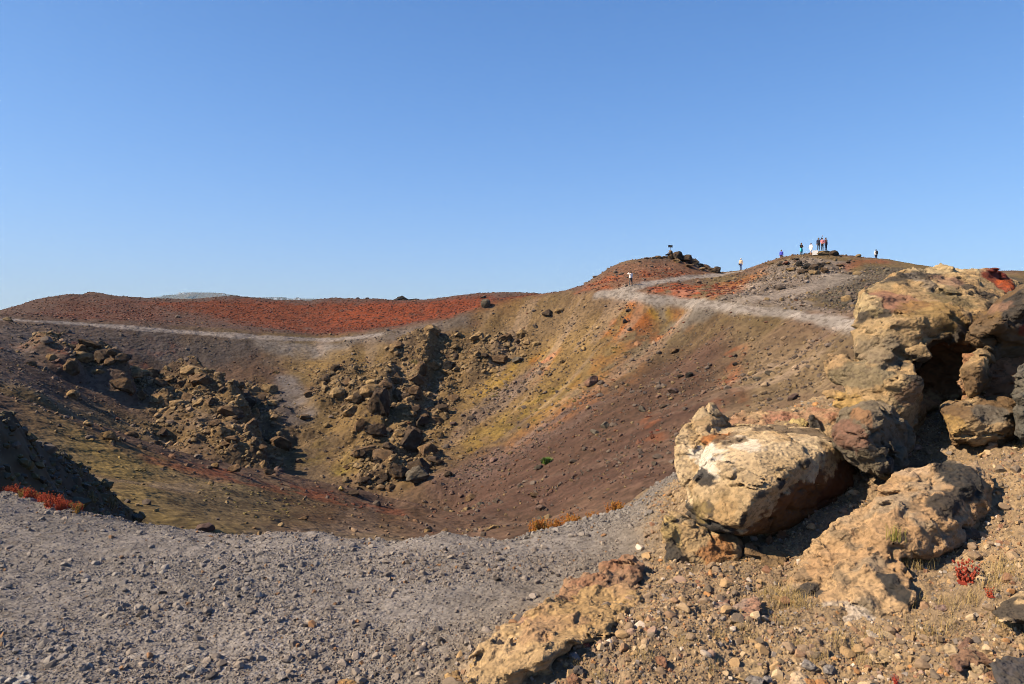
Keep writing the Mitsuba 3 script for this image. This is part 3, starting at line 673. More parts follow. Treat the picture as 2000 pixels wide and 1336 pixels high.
boulder('rock_crag', 'tall ochre crag with a shaded hollow and red streaked top, highest of the boulders', 'rock crag', [
    [(1690, 572, 6.0), (1740, 546, 6.2), (1790, 525, 6.6), (1860, 523, 6.6), (1930, 528, 6.6), (1985, 553, 6.5), (1682, 620, 5.8), (1667, 642, 5.8), (1674, 682, 5.7), (1722, 642, 5.5), (1762, 592, 5.7), (1850, 605, 5.5), (1925, 610, 5.7), (1800, 695, 5.4), (1900, 695, 5.5), (1965, 645, 5.9), (1760, 700, 5.4), (1700, 565, 7.6), (1980, 565, 7.6), (1990, 720, 7.6), (1690, 700, 7.4)],
    [(1676, 652, 5.7), (1662, 692, 5.6), (1652, 745, 5.5), (1640, 805, 5.4), (1690, 815, 5.2), (1740, 765, 5.2), (1792, 742, 5.2), (1772, 702, 5.35), (1795, 800, 5.2), (1772, 860, 5.3), (1650, 820, 6.4), (1700, 660, 6.6), (1790, 860, 6.6)],
    [(1790, 700, 5.5), (1960, 700, 5.7), (1980, 870, 6.0), (1780, 870, 5.9), (1800, 700, 7.2), (1980, 700, 7.2), (1980, 880, 7.2), (1790, 880, 7.0)],
    [(1616, 695, 5.7), (1640, 687, 5.62), (1664, 692, 5.6), (1660, 748, 5.5), (1634, 752, 5.6), (1612, 716, 5.7), (1660, 700, 6.0), (1640, 740, 5.95)],
    [(1606, 762, 5.55), (1628, 748, 5.5), (1650, 770, 5.4), (1645, 808, 5.4), (1628, 796, 5.45), (1640, 780, 5.9)],
    [(1722, 736, 5.1), (1765, 732, 5.05), (1792, 742, 5.05), (1798, 800, 5.1), (1775, 850, 5.2), (1720, 810, 5.1), (1730, 750, 5.6), (1800, 800, 5.7)]],
    ((.33, .25, .145), (.30, .205, .105), (.2, .16, .10)), [((1955, 548, 6.5), (.26, .5, .14), REDD, .9), ((1970, 560, 6.5), (.16, .5, .10), (.33, .07, .02), .9), ((1945, 535, 6.6), (.16, .4, .06), (.14, .03, .025), .9), ((1830, 528, 6.6), (.4, .5, .07), (.45, .36, .22), .8), ((1835, 553, 6.3), (.22, .4, .08), PINK, .6), ((1745, 590, 5.85), (.24, .4, .13), (.23, .12, .085), .85), ((1790, 560, 6.2), (.06, .4, .16), (.16, .14, .12), .7), ((1840, 610, 5.5), (.3, .4, .2), (.2, .125, .035), .6),
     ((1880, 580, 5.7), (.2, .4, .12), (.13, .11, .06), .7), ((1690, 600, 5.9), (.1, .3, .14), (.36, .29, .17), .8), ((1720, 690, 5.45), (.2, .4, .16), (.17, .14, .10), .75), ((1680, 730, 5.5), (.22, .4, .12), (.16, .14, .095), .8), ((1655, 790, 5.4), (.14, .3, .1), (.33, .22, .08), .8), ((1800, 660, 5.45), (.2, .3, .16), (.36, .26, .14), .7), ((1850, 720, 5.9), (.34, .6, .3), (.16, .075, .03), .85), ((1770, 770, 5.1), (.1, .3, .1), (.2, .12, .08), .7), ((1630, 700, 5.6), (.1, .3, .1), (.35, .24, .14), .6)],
    .16, 37, h=.022, big=.06, mid=.026, fine=.016, pits=.022, chip=.15, cell=.26, cuts=[(P(1858, 728, 5.5), (.27, .46, .26)), (P(1880, 760, 5.45), (.22, .4, .2)), (P(1775, 700, 5.22), (.13, .17, .085)), (P(1742, 772, 5.02), (.085, .12, .055)), (P(1635, 735, 5.5), (.04, .1, .05))])
boulder('boulder', 'dark brown boulder leaning on the crag at the edge of the photo', 'boulder', [
    [(1892, 640, 5.25), (1900, 665, 5.2), (1920, 682, 5.22), (1950, 702, 5.3), (1962, 590, 5.3), (2010, 553, 5.2), (2060, 560, 5.2), (2060, 700, 5.2), (1990, 690, 5.25), (1945, 640, 5.0), (2000, 600, 4.95), (1940, 600, 6.0), (2040, 560, 6.0), (2050, 690, 6.0), (1930, 690, 5.8)]],
    (BROWN, GRY, (.2, .13, .05)), [((1995, 640, 5.1), (.07, .3, .07), REDD, .7), ((1930, 600, 5.3), (.1, .3, .05), PINK, .5), ((1960, 690, 5.2), (.16, .3, .07), GRY, .9)], .12, 43, h=.018, mid=.045, pits=.02, cuts=[(P(1935, 662, 5.05), (.12, .18, .05))])
boulder('boulder', 'block of knobbly pinkish conglomerate below the dark brown boulder', 'boulder', nearer([
    [(1895, 705, 5.75), (1930, 690, 5.7), (2060, 640, 5.6), (2060, 810, 5.3), (1900, 800, 5.55), (1880, 760, 5.65), (1900, 700, 6.3), (2060, 650, 6.3), (2060, 830, 6.2), (1900, 830, 6.2)]], .935),
    ((.27, .155, .09), (.24, .13, .075), (.33, .22, .13)), (), .0, 47, h=.019, mid=.075, fine=.06, pits=.05)
boulder('boulder', 'upright pale brown stone with a light yellow tip standing beside the hollow', 'boulder', nearer([
    [(1915, 682, 5.5), (1932, 678, 5.5), (1944, 708, 5.45), (1934, 742, 5.4), (1914, 786, 5.4), (1898, 792, 5.4), (1886, 765, 5.42), (1884, 712, 5.45), (1910, 715, 5.3), (1905, 760, 5.3), (1930, 700, 5.8), (1900, 780, 5.8)]], .935),
    (BROWN, TAN, OCHRE), [((1925, 692, 5.45), (.09, .2, .06), (.42, .32, .14), .95)], .15, 53, h=.012, mid=.025, fine=.015)
boulder('boulder', 'grey brown slab boulder roofing the dark gap above the ramp of rock', 'boulder', [
    [(1833, 800, 5.05), (1850, 850, 4.92), (1872, 862, 4.88), (1902, 842, 4.8), (1985, 857, 4.8), (2000, 800, 4.9), (1962, 786, 5.0), (1890, 783, 5.0), (1842, 790, 5.08), (1870, 880, 5.5), (2000, 890, 5.5), (1850, 800, 5.8), (1990, 800, 5.8), (1880, 820, 4.82), (1930, 812, 4.8)]],
    (GRY, BROWN, TAN), [((1855, 830, 4.95), (.09, .2, .1), (.27, .18, .07), .8), ((1925, 810, 4.85), (.14, .2, .07), (.10, .095, .085), .8)], .2, 59, h=.0145, mid=.045, fine=.025, pits=.02)
boulder('boulder', 'smooth dark grey boulder cut by the edge of the photo, beside the slab boulder', 'boulder', [
    [(1984, 740, 4.75), (2005, 705, 4.8), (2060, 700, 4.8), (2080, 800, 4.7), (2070, 890, 4.6), (2000, 878, 4.65), (1985, 845, 4.7), (1995, 790, 4.6), (2000, 740, 5.3), (2080, 740, 5.3), (2060, 890, 5.2)]], ((.075, .078, .072), GRY, (.06, .06, .06)), (), .0, 61, h=.018, mid=.03, fine=.012)
boulder('boulder', 'boulder in deep shade filling the gap below the slab boulder', 'boulder', [
    [(1700, 905, 5.5), (1760, 895, 5.5), (1850, 880, 5.6), (1960, 890, 5.7), (2000, 930, 5.5), (1720, 980, 5.2), (1850, 960, 5.3), (1700, 950, 6.2), (1990, 900, 6.4)]], (BROWN, GRY, TAN), (), .1, 67, h=.028)


def bedded(hull, sink=.02):
    """The same stone moved along the line of sight until its foot sits in the ground."""
    h = np.array(hull, float)
    low = h[np.argsort(-h[:, 1])[:3]]
    best = min(np.arange(.8, 1.3, .004), key=lambda s: abs(np.mean([P(a, b, c * s)[2] - float(floor_z(*P(a, b, c * s)[:2])) for a, b, c in low]) + sink))
    return [(a, b, c * best) for a, b, c in h]


# the rock ledge that crops out along the path
boulder('rock_ledge', 'yellow ochre ledge of bedrock cropping out along the gravel path', 'rock ledge', nearer([
    [(898, 1318, 3.40), (930, 1265, 3.6), (985, 1215, 3.83), (1040, 1182, 3.98), (1110, 1165, 4.02), (1190, 1180, 3.9), (1205, 1205, 3.72), (1150, 1225, 3.6), (1070, 1240, 3.5), (1040, 1290, 3.25), (960, 1330, 3.2), (905, 1335, 3.3), (1000, 1370, 3.5), (1180, 1260, 3.9), (1000, 1250, 4.1)],
    [(1110, 1232, 3.62), (1180, 1216, 3.72), (1206, 1228, 3.66), (1195, 1245, 3.5), (1120, 1244, 3.5), (1150, 1270, 3.8)],
    [(1075, 1190, 3.95), (1120, 1152, 4.2), (1228, 1142, 4.2), (1242, 1175, 4.0), (1150, 1215, 3.75), (1180, 1190, 4.3)]], .945),
    ((.33, .225, .11), (.38, .28, .165), (.29, .185, .11)), [((1050, 1215, 3.75), (.15, .3, .06), (.30, .18, .13), .8), ((1150, 1195, 3.8), (.15, .3, .04), (.44, .24, .04), .8), ((1090, 1175, 3.95), (.2, .2, .04), (.42, .30, .24), .7), ((1020, 1195, 3.9), (.1, .2, .05), GRY, .6), ((1190, 1235, 3.6), (.1, .2, .04), (.4, .2, .04), .7), ((940, 1280, 3.5), (.12, .2, .05), (.42, .27, .08), .7)], .0, 73, h=.0125, big=.08, mid=.03, fine=.016, pits=.014)
boulder('rock_ledge', 'rust red crumbling ledge of bedrock, upper end of the outcrop along the gravel path', 'rock ledge', nearer([
    [(1072, 1172, 4.05), (1085, 1150, 4.25), (1130, 1118, 4.5), (1200, 1093, 4.7), (1235, 1090, 4.7), (1255, 1110, 4.5), (1250, 1135, 4.3), (1180, 1165, 4.05), (1110, 1178, 3.98), (1200, 1190, 4.3), (1100, 1180, 4.4), (1240, 1130, 4.8)]], .965),
    ((.21, .12, .075), (.25, .16, .10), (.18, .09, .055)), [((1180, 1100, 4.65), (.22, .2, .03), (.27, .21, .16), .8), ((1100, 1165, 4.05), (.1, .2, .05), (.3, .19, .11), .7)], .05, 79, h=.0125, big=.1, mid=.06, fine=.04, pits=.03)
for lab, hull, base in [
    ('black pitted stone half buried in the yellow ochre ledge', [(1073, 1220, 3.68), (1085, 1200, 3.72), (1112, 1198, 3.72), (1135, 1218, 3.65), (1105, 1232, 3.58), (1078, 1232, 3.6), (1100, 1220, 3.9)], ((.04, .038, .036), (.05, .045, .04), (.09, .08, .06))),
    ('orange brown stone with a sharp shadow at the upper end of the red ledge', [(1245, 1130, 4.42), (1258, 1115, 4.45), (1275, 1122, 4.4), (1290, 1140, 4.3), (1262, 1142, 4.28), (1270, 1130, 4.6)], (OCHRE, TAN, RUST)),
    ('flat pinkish slab with an ochre rim, lying in dry grass before the low boulder', [(1360, 1190, 3.75), (1400, 1168, 3.95), (1480, 1165, 3.9), (1490, 1185, 3.7), (1475, 1212, 3.55), (1430, 1205, 3.6), (1380, 1195, 3.7), (1430, 1200, 4)], (PINK, TAN, (.24, .2, .17))),
    ('angular purplish brown stone, the largest lying in the rubble at the bottom corner', [(1850, 1275, 2.95), (1895, 1247, 3.05), (1920, 1255, 3.0), (1958, 1287, 2.85), (1930, 1292, 2.8), (1870, 1312, 2.72), (1868, 1285, 2.8), (1910, 1290, 3.1)], ((.16, .095, .07), (.2, .125, .075), (.15, .09, .075))),
    ('dark slate grey stone at the very corner of the photo next to the purplish one', [(1938, 1300, 2.75), (1965, 1283, 2.8), (2020, 1290, 2.8), (2030, 1350, 2.6), (1945, 1350, 2.6), (1990, 1310, 3)], ((.055, .055, .06), (.08, .07, .075), (.05, .05, .05))),
    ('tan stone with a black hollow poking out of the slope near the small red plant', [(1945, 1190, 3.3), (1985, 1145, 3.6), (2040, 1135, 3.6), (2050, 1215, 3.0), (1955, 1212, 3.1), (1985, 1165, 3.3), (2000, 1200, 3.6)], (TAN, PALE, BROWN)),
    ('half dark half tan upright stone at the bottom edge', [(1430, 1300, 3.05), (1445, 1283, 3.1), (1500, 1290, 3.1), (1500, 1350, 2.85), (1432, 1350, 2.85), (1470, 1300, 3.2)], ((.09, .08, .07), TAN, (.05, .05, .05))),
    ('rounded cream coloured stone casting a small shadow on the pebbly ground', [(1342, 1285, 3.1), (1352, 1265, 3.15), (1372, 1262, 3.15), (1388, 1282, 3.1), (1384, 1300, 3.0), (1350, 1300, 3.0), (1365, 1280, 3.3)], (PALE, TAN, PALE)),
    ('pinkish white stone cut by the bottom edge of the photo', [(1540, 1325, 2.85), (1560, 1307, 2.9), (1585, 1318, 2.9), (1595, 1350, 2.75), (1540, 1350, 2.75), (1565, 1330, 3)], ((.36, .25, .2), PALE, PINK)),
    ('cream and grey stone bedded in gravel below the ramp of rock', [(1710, 1275, 3.05), (1730, 1260, 3.1), (1752, 1275, 3.05), (1748, 1300, 2.95), (1712, 1298, 2.95), (1730, 1280, 3.2)], (PALE, TAN, GRY)),
    ('bright orange stone touching the foot of the yellow ledge at the bottom edge', [(868, 1318, 3.35), (885, 1304, 3.4), (900, 1312, 3.38), (898, 1345, 3.25), (868, 1345, 3.25), (885, 1325, 3.5)], ((.4, .2, .05), OCHRE, TAN)),
    ('orange brown stone lying by itself at the bottom edge, on the path side', [(655, 1330, 3.25), (675, 1320, 3.3), (700, 1332, 3.3), (700, 1350, 3.2), (655, 1350, 3.2), (680, 1338, 3.4)], ((.3, .15, .06), OCHRE, TAN)),
    ('pale blue grey block on the gravel in the bottom corner', [(18, 1330, 3.3), (35, 1316, 3.35), (58, 1318, 3.35), (66, 1350, 3.2), (15, 1350, 3.2), (40, 1330, 3.5)], ((.26, .27, .28), (.3, .3, .3), (.22, .23, .25))),
    ('pale yellow stone resting on the rubble shelf behind the huge tan boulder', [(1528, 829, 5.9), (1545, 817, 5.95), (1572, 818, 5.95), (1578, 834, 5.85), (1530, 835, 5.85), (1550, 830, 6.2)], ((.45, .36, .15), (.42, .33, .16), (.4, .3, .12))),
    ('thin dark brown upright stone stuck in the rubble shelf beside the pale yellow stone', [(1578, 808, 5.9), (1588, 805, 5.9), (1596, 830, 5.85), (1610, 850, 5.75), (1585, 850, 5.75), (1590, 830, 6.1)], (BROWN, GRY, BROWN)),
    ('low cream topped stone with a crumbling brown side between ledge and flat slab', [(1232, 1215, 3.6), (1245, 1195, 3.75), (1300, 1192, 3.75), (1325, 1205, 3.65), (1310, 1225, 3.5), (1245, 1228, 3.5), (1280, 1210, 3.9)], (PALE, BROWN, OCHRE)),
]:
    boulder('stone', lab, 'stone', [bedded(hull)], base, (), .08, 100 + len(scene), h=.0095, big=.03, mid=.010, fine=.006, round_=.004, chip=.16, cell=.07)
boulder('rubble_shelf', 'shelf of cemented pinkish rubble behind the huge tan boulder', 'rock shelf', [
    [(1405, 840, 6.3), (1445, 806, 6.4), (1480, 803, 6.4), (1560, 812, 6.4), (1640, 800, 6.2), (1660, 850, 5.9), (1600, 865, 5.8), (1480, 850, 5.9), (1410, 860, 6.1), (1640, 830, 7.0), (1430, 840, 7.0), (1500, 900, 6.5)]],
    (PINK, (.3, .2, .12), (.25, .12, .08)), [((1470, 808, 6.4), (.14, .3, .06), (.4, .29, .17), .8), ((1535, 825, 6.1), (.2, .3, .07), (.27, .12, .085), .6)], .05, 83, h=.02, mid=.07, fine=.045, pits=.03)

# ------------------------------------------------------------------ loose stones: a stock of worn, broken shapes
def rough_stone(level, seed, flat=1.0, rough=.09, planes=13):
    r = np.random.default_rng(seed)
    m = trimesh.creation.icosphere(subdivisions=level)
    v = np.array(m.vertices)
    v = v * r.uniform(.75, 1.25, 3)
    n = r.normal(size=(planes, 3))
    n /= np.linalg.norm(n, axis=1, keepdims=True)
    d = r.uniform(.42, .82, planes)
    for _ in range(2):
        for a, b in zip(n, d):
            v = v - np.maximum(0, v @ a - b)[:, None] * a
    if rough:
        u = v / np.maximum(np.linalg.norm(v, axis=1, keepdims=True), 1e-6)
        v = v * (1 + rough * 2.2 * n3(*(v.T * 1.0), s=1.9, o=3, seed=seed % 997))[:, None] + u * (rough * .4 * n3(*v.T, s=6, o=2, seed=seed % 991))[:, None]
    v = v / np.abs(v).max(0) * np.array([1, r.uniform(.75, 1), r.uniform(.6, .9) * flat])
    return v, np.array(m.faces)


BOX_V = np.array([[x, y, z] for x in (-1, 1) for y in (-1, 1) for z in (-1, 1)], float)
BOX_F = np.array([[0, 1, 3], [0, 3, 2], [4, 6, 7], [4, 7, 5], [0, 4, 5], [0, 5, 1], [2, 3, 7], [2, 7, 6], [0, 2, 6], [0, 6, 4], [1, 5, 7], [1, 7, 3]])


def chip_stone(seed):
    r = np.random.default_rng(seed)
    v = BOX_V * r.uniform(.5, .8, (8, 3)) * np.array([1.1, .9, .75])
    return v @ rot_of(r.uniform(0, 6.28, 3)).T, BOX_F


def rot_of(e):
    (a, b, c) = e
    X = np.array([[1, 0, 0], [0, math.cos(a), -math.sin(a)], [0, math.sin(a), math.cos(a)]])
    Y = np.array([[math.cos(b), 0, math.sin(b)], [0, 1, 0], [-math.sin(b), 0, math.cos(b)]])
    Z = np.array([[math.cos(c), -math.sin(c), 0], [math.sin(c), math.cos(c), 0], [0, 0, 1]])
    return Z @ Y @ X


CHIPS = [chip_stone(300 + i) for i in range(24)]
SMALL = [rough_stone(0, 400 + i, rough=0, planes=6) for i in range(16)]
MEDIUM = [rough_stone(1, 500 + i, rough=.05) for i in range(16)]
BLOCKS = [rough_stone(3, 600 + i, rough=.10) for i in range(14)]
CRAGS = [rough_stone(4, 700 + i, rough=.20, planes=16) for i in range(6)]


def joined(stock, pos, size, spin, colour, squash=None, grain=.25, seed=0):
    """One mesh of many stones: pos (n, 3), size (n,), spin (n,) about the vertical, colour (n, 3)."""
    r = np.random.default_rng(seed)
    which = r.integers(0, len(stock), len(pos))
    V, F, C, at = [], [], [], 0
    for k, (v, f) in enumerate(stock):
        i = np.flatnonzero(which == k)
        if not len(i):
            continue
        s = size[i][:, None] * np.ones(3) if size.ndim == 1 else size[i]
        c, sn = np.cos(spin[i]), np.sin(spin[i])
        w = v[None] * s[:, None, :] * (1 if squash is None else np.array([1, 1, squash]))
        w = np.stack([w[..., 0] * c[:, None] - w[..., 1] * sn[:, None], w[..., 0] * sn[:, None] + w[..., 1] * c[:, None], w[..., 2]], -1) + pos[i][:, None, :]
        V.append(w.reshape(-1, 3))
        F.append((f[None] + (at + np.arange(len(i)) * len(v))[:, None, None]).reshape(-1, 3))
        C.append(np.repeat(colour[i], len(v), 0) * (1 + grain * (r.random((len(i) * len(v), 1)) - .5)))
        at += len(i) * len(v)
    return np.vstack(V), np.vstack(F), np.clip(np.vstack(C), .008, .8)


def stuff(name, label, category, mesh, bsdf, smooth=False):
    v, f, c = mesh
    scene[name] = mikit.ply((v, f), bsdf, smooth=smooth, color=c)
    tag(name, label, category, kind='stuff')


# stones of one shape and colour share one mesh
TONES = {'tan': ((.20, .135, .066), (.25, .18, .10)), 'sand': ((.25, .18, .095), (.31, .235, .14)), 'brown': ((.10, .066, .04), (.15, .10, .06)), 'dark': ((.05, .038, .030), (.08, .058, .042)), 'grey': ((.085, .078, .066), (.12, .108, .09)),
         'black': ((.022, .021, .021), (.04, .036, .034)), 'pink': ((.17, .10, .075), (.2, .13, .1)), 'yellow': ((.32, .23, .08), (.36, .28, .13)), 'red': ((.16, .06, .035), (.13, .06, .04)), 'mauve': ((.10, .07, .065), (.13, .095, .085))}
STOCK = {}


def stone_shape(kind, k, tone):
    key = (kind, k, tone)
    if key not in STOCK:
        v, f = {'crag': CRAGS, 'block': BLOCKS}[kind][k]
        a, b = TONES[tone]
        t, g = n3(*v.T, s=1.7, o=3, seed=k + 5) + .5, n3(*v.T, s=9, o=2, seed=k + 6)
        c = lerp(a, b, sstep(.35, .65, t)[:, None]) * (1 + .7 * g)[:, None] * KA
        if tone in ('tan', 'sand', 'brown'):
            c = lerp(c, (.045, .034, .024), (sstep(.56, .66, n3(*v.T, s=2.6, o=3, seed=k + 9) + .5) * .7)[:, None])
        STOCK[key] = mikit.ply((v, f), 'ground_far', smooth=True, color=np.clip(c, .008, .8))
    return STOCK[key]


def set_stone(name, label, category, at, size, yaw, tone, group=None, kind='block', k=0, lean=0.):
    key = numbered(name)
    sx, sy, sz = size
    scene[key] = {**stone_shape(kind, k, tone), 'to_world': T().translate(list(map(float, at))).rotate([0, 0, 1], float(math.degrees(yaw))).rotate([0, 1, 0], float(math.degrees(lean))).scale([float(sx), float(sy), float(sz)])}
    tag(key, label, category, group)
    return key


# ------------------------------------------------------------------ boulders of the crater, one by one
LIST = [  # u, v (middle of the foot), width, height in survey pixels, tone, kind, label
    (735, 812, 54, 62, 'dark', 'crag', 'huge dark brown boulder jutting out of the middle of the crater wall'),
    (731, 858, 50, 50, 'dark', 'crag', 'dark brown boulder directly below the huge jutting boulder of the crater wall'),
    (798, 884, 58, 58, 'dark', 'crag', 'large dark boulder with a deep shadow, lower down the crater wall on open scree'),
    (811, 950, 54, 52, 'grey', 'crag', 'smooth grey slab tilted at the foot of the boulder trail on the crater floor'),
    (778, 936, 48, 40, 'dark', 'crag', 'dark grey boulder beside the tilted grey slab on the crater floor'),
    (748, 764, 34, 30, 'brown', 'crag', 'brown boulder capping the huge dark boulder of the crater wall'),
    (726, 759, 32, 22, 'sand', 'block', 'pale tan boulder on top of the outcrop next to the brown capping boulder'),
    (975, 714, 46, 34, 'brown', 'crag', 'dark banded rock block sticking out of the upper crater wall'),
    (1014, 708, 30, 16, 'grey', 'block', 'slanting grey slab beside the dark banded block of the upper crater wall'),
    (878, 733, 26, 32, 'black', 'block', 'black leaning boulder in the upper part of the stony band'),
    (818, 693, 24, 26, 'tan', 'block', 'square tan boulder on the crest of the stony rib below the far rim'),
    (807, 713, 22, 16, 'yellow', 'block', 'yellowish boulder just under the square tan boulder of the stony rib'),
    (820, 732, 26, 30, 'brown', 'crag', 'brown crag in the stony rib under the yellowish boulder'),
    (808, 778, 34, 40, 'brown', 'crag', 'brown cleft crag halfway up the stony rib'),
    (776, 787, 28, 34, 'brown', 'block', 'upright tan brown boulder right of the huge jutting boulder'),
    (811, 815, 28, 36, 'dark', 'block', 'narrow dark boulder low on the stony rib'),
    (704, 842, 26, 30, 'brown', 'block', 'brown boulder flanking the lower dark boulder of the crater wall'),
    (774, 751, 22, 26, 'brown', 'block', 'brown stone tower beside the brown capping boulder'),
    (658, 781, 30, 28, 'sand', 'block', 'angular tan boulder casting a black shadow beside the grey chute'),
    (683, 817, 32, 32, 'tan', 'block', 'tan cubic boulder perched alone on scree left of the dark boulders'),
    (655, 727, 20, 18, 'dark', 'block', 'dark boulder high in the tan rubble beside the dust slide'),
    (642, 739, 16, 14, 'dark', 'block', 'smaller dark boulder right under the one high in the tan rubble'),
    (594, 821, 24, 17, 'brown', 'block', 'single brown boulder lying at the edge of the grey chute'),
    (524, 770, 30, 22, 'sand', 'block', 'upper of two flat tan boulders on the edge of the grey chute'),
    (528, 792, 26, 17, 'sand', 'block', 'lower of two flat tan boulders on the edge of the grey chute'),
    (538, 732, 16, 12, 'tan', 'block', 'tan boulder at the head of the grey chute'),
    (513, 918, 18, 24, 'tan', 'block', 'tall tan boulder at the very foot of the cliffs, beside the crater floor'),
    (524, 932, 26, 20, 'brown', 'block', 'brown boulder at the foot of the cliffs where the scree begins'),
    (507, 894, 16, 16, 'sand', 'block', 'pale boulder just above the tall tan boulder at the foot of the cliffs'),
    (454, 925, 30, 24, 'brown', 'crag', 'broad brown crag at the foot of the shaded cliffs'),
    (420, 916, 22, 14, 'tan', 'block', 'tan boulder at the foot of the cliffs, near the ridge of the spur'),
    (237, 768, 44, 50, 'brown', 'crag', 'brown cliff tower in the upper band of cliffs'),
    (273, 782, 26, 26, 'brown', 'crag', 'lumpy brown crag right of the cliff tower'),
    (306, 792, 26, 26, 'tan', 'crag', 'tan crag at the lower lip of the upper cliff band'),
    (311, 758, 32, 26, 'brown', 'crag', 'brown crag with a dark overhang in the upper cliff band'),
    (190, 733, 22, 22, 'sand', 'block', 'pointed tan boulder on top of the cliff band'),
    (132, 730, 36, 34, 'brown', 'crag', 'first big brown crag of the cliff band, with a tan cap'),
    (97, 706, 22, 16, 'tan', 'block', 'flat tan boulder where the cliff band begins'),
    (386, 753, 46, 30, 'brown', 'crag', 'wide brown crag with shaded underside at the head of the cliffs'),
    (368, 818, 24, 18, 'tan', 'block', 'tan boulder standing alone in the middle of the cliffs'),
    (408, 796, 26, 26, 'brown', 'block', 'brown boulder near the middle of the cliffs'),
    (415, 836, 30, 22, 'brown', 'crag', 'brown crag in the dark gully of the cliffs'),
    (171, 834, 20, 15, 'sand', 'block', 'pale tan boulder on the ridge of the near spur'),
    (211, 862, 28, 34, 'tan', 'crag', 'tall tan boulder standing on the ridge of the near spur'),
    (1157, 753, 30, 24, 'pink', 'block', 'rounded pinkish boulder alone on the olive slope'),
    (1071, 622, 24, 24, 'dark', 'crag', 'dark block just under the rim path'),
    (1093, 614, 20, 15, 'tan', 'block', 'tan block next to the dark one just under the rim path'),
    (960, 668, 17, 15, 'sand', 'block', 'pale tan boulder above the dark banded block'),
    (1048, 678, 20, 13, 'sand', 'block', 'pale slab on the slope below the rim path'),
    (1100, 709, 17, 12, 'tan', 'block', 'tan boulder in a small stony patch of the olive slope'),
    (846, 821, 22, 20, 'tan', 'block', 'tan boulder on the scree beside the stony rib'),
    (858, 858, 18, 16, 'tan', 'block', 'tan boulder among stones right of the large dark boulder'),
    (735, 908, 24, 24, 'dark', 'block', 'dark boulder at the lower end of the boulder trail'),
    (746, 941, 28, 24, 'dark', 'block', 'dark boulder on the crater floor just before the dark grey boulder'),
    (690, 971, 32, 16, 'dark', 'block', 'low dark boulder nearest the crest of the spur on the crater floor'),
    (704, 953, 14, 14, 'dark', 'block', 'small dark boulder on the crater floor above the low dark one'),
    (667, 961, 12, 13, 'yellow', 'block', 'small pale yellow boulder on the crater floor'),
    (885, 833, 16, 13, 'mauve', 'block', 'mauve boulder at the edge of the gritty fan'),
    (1180, 864, 14, 11, 'mauve', 'block', 'small mauve boulder on the dark lower slope'),
    (1273, 858, 10, 12, 'red', 'block', 'small brick red stone on the dark lower slope'),
    (948, 603, 20, 22, 'grey', 'block', 'grey boulder standing on the rim skyline at the end of the red hill'),
    (945, 584, 14, 9, 'grey', 'block', 'small grey boulder on the red hill behind the rim boulder'),
    (1348, 738, 16, 13, 'black', 'block', 'black stone, first of a pair on the reddish scree'),
    (1330, 738, 13, 11, 'black', 'block', 'black stone, second of a pair on the reddish scree'),
    (1320, 690, 22, 16, 'brown', 'block', 'brown boulder on the scree below the grey fan of the path'),
    (1505, 735, 20, 12, 'grey', 'block', 'flat grey rock ledge on the pale wall'),
    (1480, 744, 26, 12, 'grey', 'block', 'flat grey rock slab lying on the pale wall below the flat ledge'),
    (1437, 700, 11, 12, 'black', 'block', 'upper black stone on the orange streak'),
    (1437, 716, 12, 10, 'black', 'block', 'lower black stone on the orange streak'),
]
placed = []
r = np.random.default_rng(11)
pos = spot(np.array([t[0] for t in LIST]), np.array([t[1] for t in LIST]) - 1.0)
for i, ((u, v, w, h, tone, kind, lab), p) in enumerate(zip(LIST, pos)):
    sx, sz = w / FOCAL * p[1] / 2, h / FOCAL * p[1] / 2
    sy = (sx + sz) / 2 * 1.1
    at = p + [0, sy * .35, sz * .62]
    set_stone('boulder', lab, 'boulder', at, (sx * 1.06, sy, sz * 1.3), r.uniform(-.5, .5), tone, None, kind, i % (6 if kind == 'crag' else 14))
    placed.append((u, v, p, lab))

# the black crag and stones on the crest of the red hill
for (u, v, w, h, tone, lab) in [(782, 587, 34, 15, 'black', 'taller half of the black lava crag on the crest of the red hill'), (806, 588, 34, 10, 'black', 'lower half of the black lava crag on the crest of the red hill'),
                                (716, 585, 14, 5, 'dark', 'flat dark rock on the crest of the red hill near the lava crag'), (698, 584, 11, 6, 'dark', 'small dark rock on the crest, farther along from the lava crag'), (740, 586, 16, 4, 'grey', 'low grey rock on the crest just before the lava crag'),
                                (453, 579, 10, 4, 'dark', 'lone dark rock on the crest below the far island'), (936, 574, 9, 6, 'black', 'black stone on the skyline above the rim boulder'), (962, 573, 17, 5, 'dark', 'flat dark rock on the skyline right of the rim boulder'), (310, 585, 12, 4, 'dark', 'flat dark rock on the crest where the far island begins')]:
    y = np.interp(u, [t[0] for t in CREST], [t[2] for t in CREST]) - .5
    p = P(u, v, y)
    set_stone('boulder', lab, 'boulder', p + [0, 0, 0], (w / FOCAL * y / 2, w / FOCAL * y / 2, h / FOCAL * y), r.uniform(-.3, .3), tone, None, 'crag', (u // 7) % 6)


# ------------------------------------------------------------------ stones strewn over the crater and the summits
def strewn(n, seed, dens, box):
    g = np.random.default_rng(seed)
    x, y = g.uniform(box[0], box[1], n), g.uniform(box[2], box[3], n)
    keep = g.random(n) < dens(x, y)
    return x[keep], y[keep]


BY = {}
for i, z in enumerate(ZONES):
    BY.setdefault(z[0], []).append((z[1], z[4], z[5], 20 + i))


def zone(names, x, y):
    m = np.zeros(np.shape(x))
    for n in names:
        for poly, so, ro, sd in BY[n]:
            m = np.maximum(m, inside(poly, x, y, so, ro, .45, sd))
    return m


